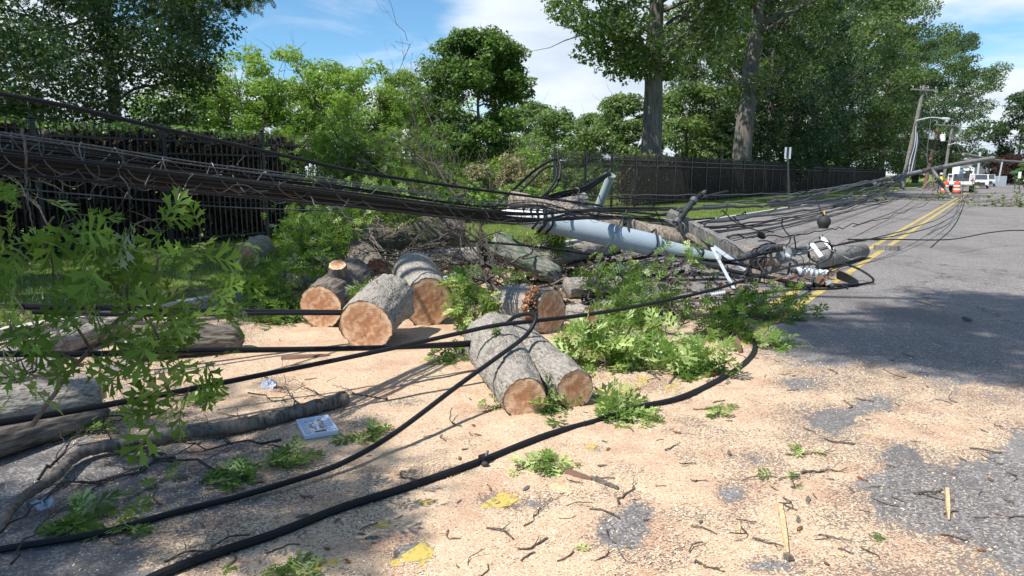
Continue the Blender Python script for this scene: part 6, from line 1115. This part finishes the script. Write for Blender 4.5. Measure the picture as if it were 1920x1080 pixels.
# barrels
for px, lb in ((1771, 'left orange and white traffic barrel by the truck'), (1793, 'right orange and white traffic barrel by the truck')):
    c = pg(px, 363, 60); c = Vector((c.x, c.y, .003)); root = empty('traffic_barrel', c, lb, 'traffic barrel', 'traffic barrels behind the truck'); mb = MB(); pr = [(0, .31), (.05, .31)]
    H = 1.0
    for z0, z1, m_, r in ((0, .1, 'rubber', .36), (.1, .3, 'orange', .29), (.3, .44, 'white', .28), (.44, .60, 'orange', .27), (.60, .74, 'white', .26), (.74, 1.0, 'orange', .25)): mb.lathe((0, 0, z0), (0, 0, z1), [(0, r), (.06, r + .012), (.94, r + .005), (1, r - .008)], M[m_], 20)
    mb.build('drum', root, True); mb = MB(); mb.box((0, 0, 1.03), (.22, .05, .07), M['orange']); mb.build('handle', root)
def wheel(root, x, y, r, w=.26):
    mb = MB(); mb.lathe((x - w / 2, y, r), (x + w / 2, y, r), [(0, r * .8), (.08, r), (.92, r), (1, r * .8)], M['rubber'], 24); t = mb.build('wheel', root, True); mb = MB(); mb.lathe((x - w / 2 - .012, y, r), (x + w / 2 + .012, y, r), [(0, r * .3), (.05, r * .55), (.95, r * .55), (1, r * .3)], M['galv'], 16); mb.build('rim', t, True)
# bucket truck, rear towards us (local -y), heading along the road
c = UV(0, 0); p = P(1800, 358, 64); p.z = 0; tk = empty('bucket_truck', (p.x, p.y, .003), 'white utility bucket truck seen from behind near the barrels', 'truck', rz=-RA); tk.scale = (.88, .88, .86); W_ = 2.35
mb = MB(); mb.box((0, 3.2, .75), (1.0, 6.4, .25), M['rubber']); mb.box((0, .9, 1.02), (W_ - .06, 3.6, .3), M['white']); mb.build('chassis', tk)
mb = MB()
for s in (-1, 1): mb.box((s * .95, 1.3, 1.48), (.45, 3.0, 1.0), M['white']); mb.box((s * .95, -.21, 1.5), (.36, .03, .8), M['siding'])
mb.box((0, 1.3, 1.25), (1.45, 2.9, .5), M['greywire']); mb.box((.98, -.235, 1.1), (.3, .02, .5), M['glassy']); mb.box((-.98, -.235, 1.75), (.3, .02, .3), M['glassy']); mb.box((0, -.28, .8), (W_ - .1, .12, .18), M['white']); mb.build('utility_body', tk)
mb = MB(); mb.box((0, 4.2, 1.75), (2.1, 1.7, 1.5), M['white'], tap=.88); mb.box((0, 5.6, 1.2), (2.0, 1.5, .9), M['white'], tap=.92); cab = mb.build('cab', tk); mb = MB(); mb.box((0, 3.33, 1.95), (1.6, .03, .8), M['glassy']); mb.build('rear_window', cab)
mb = MB(); mb.box((-.1, 1.5, 1.75), (.7, .8, .9), M['white']); mb.beam((-.1, 1.5, 2.2), (-.15, 4.6, 2.65), .3, .34, M['white']); mb.beam((-.15, 4.6, 2.85), (-.25, .4, 2.75), .26, .3, M['signback']); mb.box((.35, .9, 1.75), (.5, .5, .6), M['rubber']); mb.beam((.5, .3, 1.5), (.7, .2, 2.6), .08, .08, M['greywire']); mb.build('boom', tk)
mb = MB(); mb.box((-.55, .2, 2.45), (.62, .6, .95), M['white'], tap=1.06); mb.box((-.55, .2, 2.93), (.54, .52, .02), M['rubber']); mb.build('bucket', tk)
for s in (-1, 1): mb = MB(); mb.box((s * 1.02, -.24, 1.35), (.12, .03, .30), M['red']); mb.build('tail_light', tk); wheel(tk, s * .95, 1.2, .48, .42); wheel(tk, s * .98, 5.4, .45)
for s in (-1, 1): mb = MB(); mb.tube([(s * .95, 3.15, 1.0), (s * .95, 3.15, 2.6), (s * .5, 3.15, 2.75)], .05, M['white'], 6); mb.build('rack', tk)
# cars
def car(px, py, Y, label, body, rz, truck=False, name='parked_car'):
    p = P(px, py, Y); r = empty(name, (p.x, p.y, .003), label, 'car', 'cars parked down the road', rz=rz); m_ = M[body]
    def loft(prof, halfw, mat, mb):  # side profile (y, z), narrowing with height
        n = len(prof); V = [(s * halfw * (1 - .13 * max(0, (z - .9) / .9)), y, z) for s in (-1, 1) for y, z in prof]; mb.add(V, [tuple(range(n))[::-1], tuple(range(n, 2 * n))] + [(i, (i + 1) % n, n + (i + 1) % n, n + i) for i in range(n)], mat)
    mb = MB(); loft([(-2.3, .35), (-2.35, .6), (-2.25, .88), (-1.2, 1.02), (-.5, 1.08), (1.9, 1.08), (2.3, .95), (2.35, .5), (2.25, .35)], .92, m_, mb); mb.build('body', r)
    mb = MB(); loft([(-1.15, 1.02), (-.35, 1.62), (1.2, 1.64), (1.95, 1.06)], .84, M['glassy'], mb); mb.build('windows', r); mb = MB(); mb.box((0, .42, 1.655), (1.3, 1.6, .05), m_); 
    for s in (-1, 1):
        for y0, z0, y1, z1 in ((-1.12, 1.04, -.34, 1.64), (1.2, 1.65, 1.93, 1.08), (.35, 1.06, .4, 1.65)): mb.beam((s * .83, y0, z0), (s * .73, y1, z1), .07, .07, m_)
    mb.build('roof', r); mb = MB(); mb.box((0, -2.36, .62), (1.15, .04, .28), M['rubber']); mb.box((0, -2.37, .4), (1.6, .06, .12), M['greywire']); mb.build('grille', r)
    for s in (-1, 1): mb = MB(); mb.box((s * .74, -2.33, .74), (.3, .05, .15), M['galv']); mb.build('headlight', r); wheel(r, s * .82, -1.45, .34, .22); wheel(r, s * .82, 1.45, .34, .22)
car(1836, 350, 84, 'white van facing us, right of the bucket truck', 'white', -RA); car(1851, 346, 98, 'blue-grey car parked behind the white van', 'conduit', -RA); car(1843, 341, 118, 'red car half hidden behind the white van', 'red', -RA); car(1866, 339, 140, 'pale grey car farthest down the road', 'siding', -RA)
# worker in yellow
rr = empty('person', (0, 0, 0)); p = P(1762, 357, 62); rr.location = (p.x, p.y, 0); tag(rr, 'person in a yellow safety vest and helmet standing behind the left barrel', 'person')
me = bpy.data.meshes.new('body'); J = [(0, 0, .92), (.0, 0, 1.15), (0, 0, 1.38), (0, .0, 1.5), (0, -.01, 1.64), (.1, 0, .86), (.12, -.02, .48), (.13, .02, .08), (.13, -.12, .05), (-.1, 0, .86), (-.13, .03, .48), (-.15, .05, .08), (-.15, -.1, .05), (.19, 0, 1.4), (.26, .02, 1.14), (.24, -.14, .95), (-.19, 0, 1.4), (-.27, .02, 1.14), (-.25, -.12, .94)]
E_ = [(0, 1), (1, 2), (2, 3), (3, 4), (0, 5), (5, 6), (6, 7), (7, 8), (0, 9), (9, 10), (10, 11), (11, 12), (2, 13), (13, 14), (14, 15), (2, 16), (16, 17), (17, 18)]; rd = [.15, .14, .16, .06, .105, .1, .07, .05, .04, .1, .07, .05, .04, .075, .05, .04, .075, .05, .04]
me.from_pydata(J, E_, []); me.materials.append(plain('dark_work_clothes', (.05, .06, .09), .8)); bo = link(bpy.data.objects.new('body', me), rr); sk = bo.modifiers.new('s', 'SKIN'); bo.modifiers.new('u', 'SUBSURF').levels = 1
for v, q in zip(me.skin_vertices[0].data, rd): v.radius = (q, q * .85)
me.skin_vertices[0].data[0].use_root = True
M['vest'] = plain('yellow_vest', (.62, .58, .04), .7); M['skin'] = plain('skin_tone', (.42, .24, .16), .6)
mb = MB(); mb.tube([(0, 0, .93), (0, 0, 1.1), (0, 0, 1.3), (0, 0, 1.46)], [.2, .2, .215, .13], M['vest'], 16); mb.build('vest', rr, True); mb = MB(); mb.lathe((0, -.01, 1.54), (0, -.01, 1.70), [(0, .05), (.2, .085), (.7, .09), (1, .06)], M['skin'], 12); mb.build('head', rr, True); mb = MB(); mb.lathe((0, -.01, 1.66), (0, -.01, 1.80), [(0, .15), (.1, .15), (.12, .12), (.6, .11), (1, .04)], M['white'], 16); mb.build('helmet', rr, True)
# houses and fence at the end of the road
def house(px, Y, w, d, h, label, wall, rz=0.):
    p = P(px, 328, Y); r = empty('house', (p.x, p.y, .1), label, 'house', rz=rz); mb = MB(); mb.box((0, 0, h / 2), (w, d, h), M[wall]); wl = mb.build('wall', r)
    mb = MB(); V = [(-w / 2 - .4, -d / 2 - .4, h), (w / 2 + .4, -d / 2 - .4, h), (w / 2 + .4, d / 2 + .4, h), (-w / 2 - .4, d / 2 + .4, h), (-w / 2 - .4, 0, h + d * .36), (w / 2 + .4, 0, h + d * .36)]; mb.add(V, [(0, 1, 5, 4), (2, 3, 4, 5), (0, 4, 3), (1, 2, 5), (3, 2, 1, 0)], M['roof']); mb.build('roof', r)
    for i in range(3):
        x = (i - 1) * w * .3; mb = MB(); mb.box((x, -d / 2 - .03, h * .6), (1.1, .08, 1.4), M['white']); f = mb.build('window', r); mb = MB(); mb.box((x, -d / 2 - .08, h * .6), (.9, .03, 1.2), M['glassy']); mb.build('pane', f)
house(1900, 230, 11, 8, 4.2, 'pale house behind the small purple tree at the end of the road', 'concrete', -.5); house(1868, 230, 12, 8, 5, 'grey house beyond the parked cars at the far end of the road', 'roof', -.3); house(1830, 300, 12, 9, 5, 'far house glimpsed between the van and the fallen pole', 'white', -.3)
r_ = empty('picket_fence', pg(1880, 330, 100), 'pale wooden fence behind the purple tree', 'fence'); mb = MB()
for i in range(8): mb.box((i * .24 - 1, i * .03, -.75), (.2, .03, 1.5), M['siding'])
mb.build('boards', r_); mb = MB(); mb.beam((-1.1, .06, -.2), (.8, .30, -.2), .05, .1, M['siding']); mb.build('rail', r_)
mb = MB(); a, b = pg(1832, 338, 90), pg(1838, 285, 90); mb.tube([a, a.lerp(b, .5), b], .14, M['signback'], 10); tag(mb.build('light_pole', smooth=True), 'pale thin pole standing behind the white van', 'light pole')
mb = MB(); a, b = pg(1872, 340, 86), pg(1880, 300, 86); mb.beam(a, b, .22, .05, M['signback']); tag(mb.build('leaning_board'), 'pale leaning panel right of the parked cars', 'panel')
# debris line across the far road
rs = np.random.RandomState(41); mb = MB(); pos = []
for i, (px, py, w, lb) in enumerate([(1850, 376, 60, 'low line of branch litter across the far road in front of the barrels'), (1880, 383, 40, 'branch litter at the right edge of the far road'), (1700, 371, 60, 'branch litter on the kerb below the leaning pole'), (1620, 372, 30, 'branch litter at the kerb left of the leaning pole')]):
    a, b = gp(px - w, py, .1), gp(px + w, py + 2, .1); sprig('fallen_branch', lb, [(a, b), (b, a), (a.lerp(b, .5), b + Vector((0, 0, .1)))], 110, .16, 90 + i, ('oakleaf_near', 'oakleaf'), T=LT_FAR, group='branch litter on the far road', r=.02, spread=.10, cat='branch litter', zmin=.02)
mb = MB()
for i in range(14): c = pg(1735 + rs.uniform(-12, 30), 352 + rs.uniform(-6, 4), 62); mb.beam(Vector((c.x, c.y, max(.1, c.z - .2))), Vector((c.x + rs.uniform(.3, 1.6), c.y, max(.1, c.z) + rs.uniform(0, .9))), .09, .05, M['pole_brown'])
tag(mb.build('splintered_timber'), 'pile of splintered orange timber left of the barrels', 'broken timber')
# air
M['haze'] = None
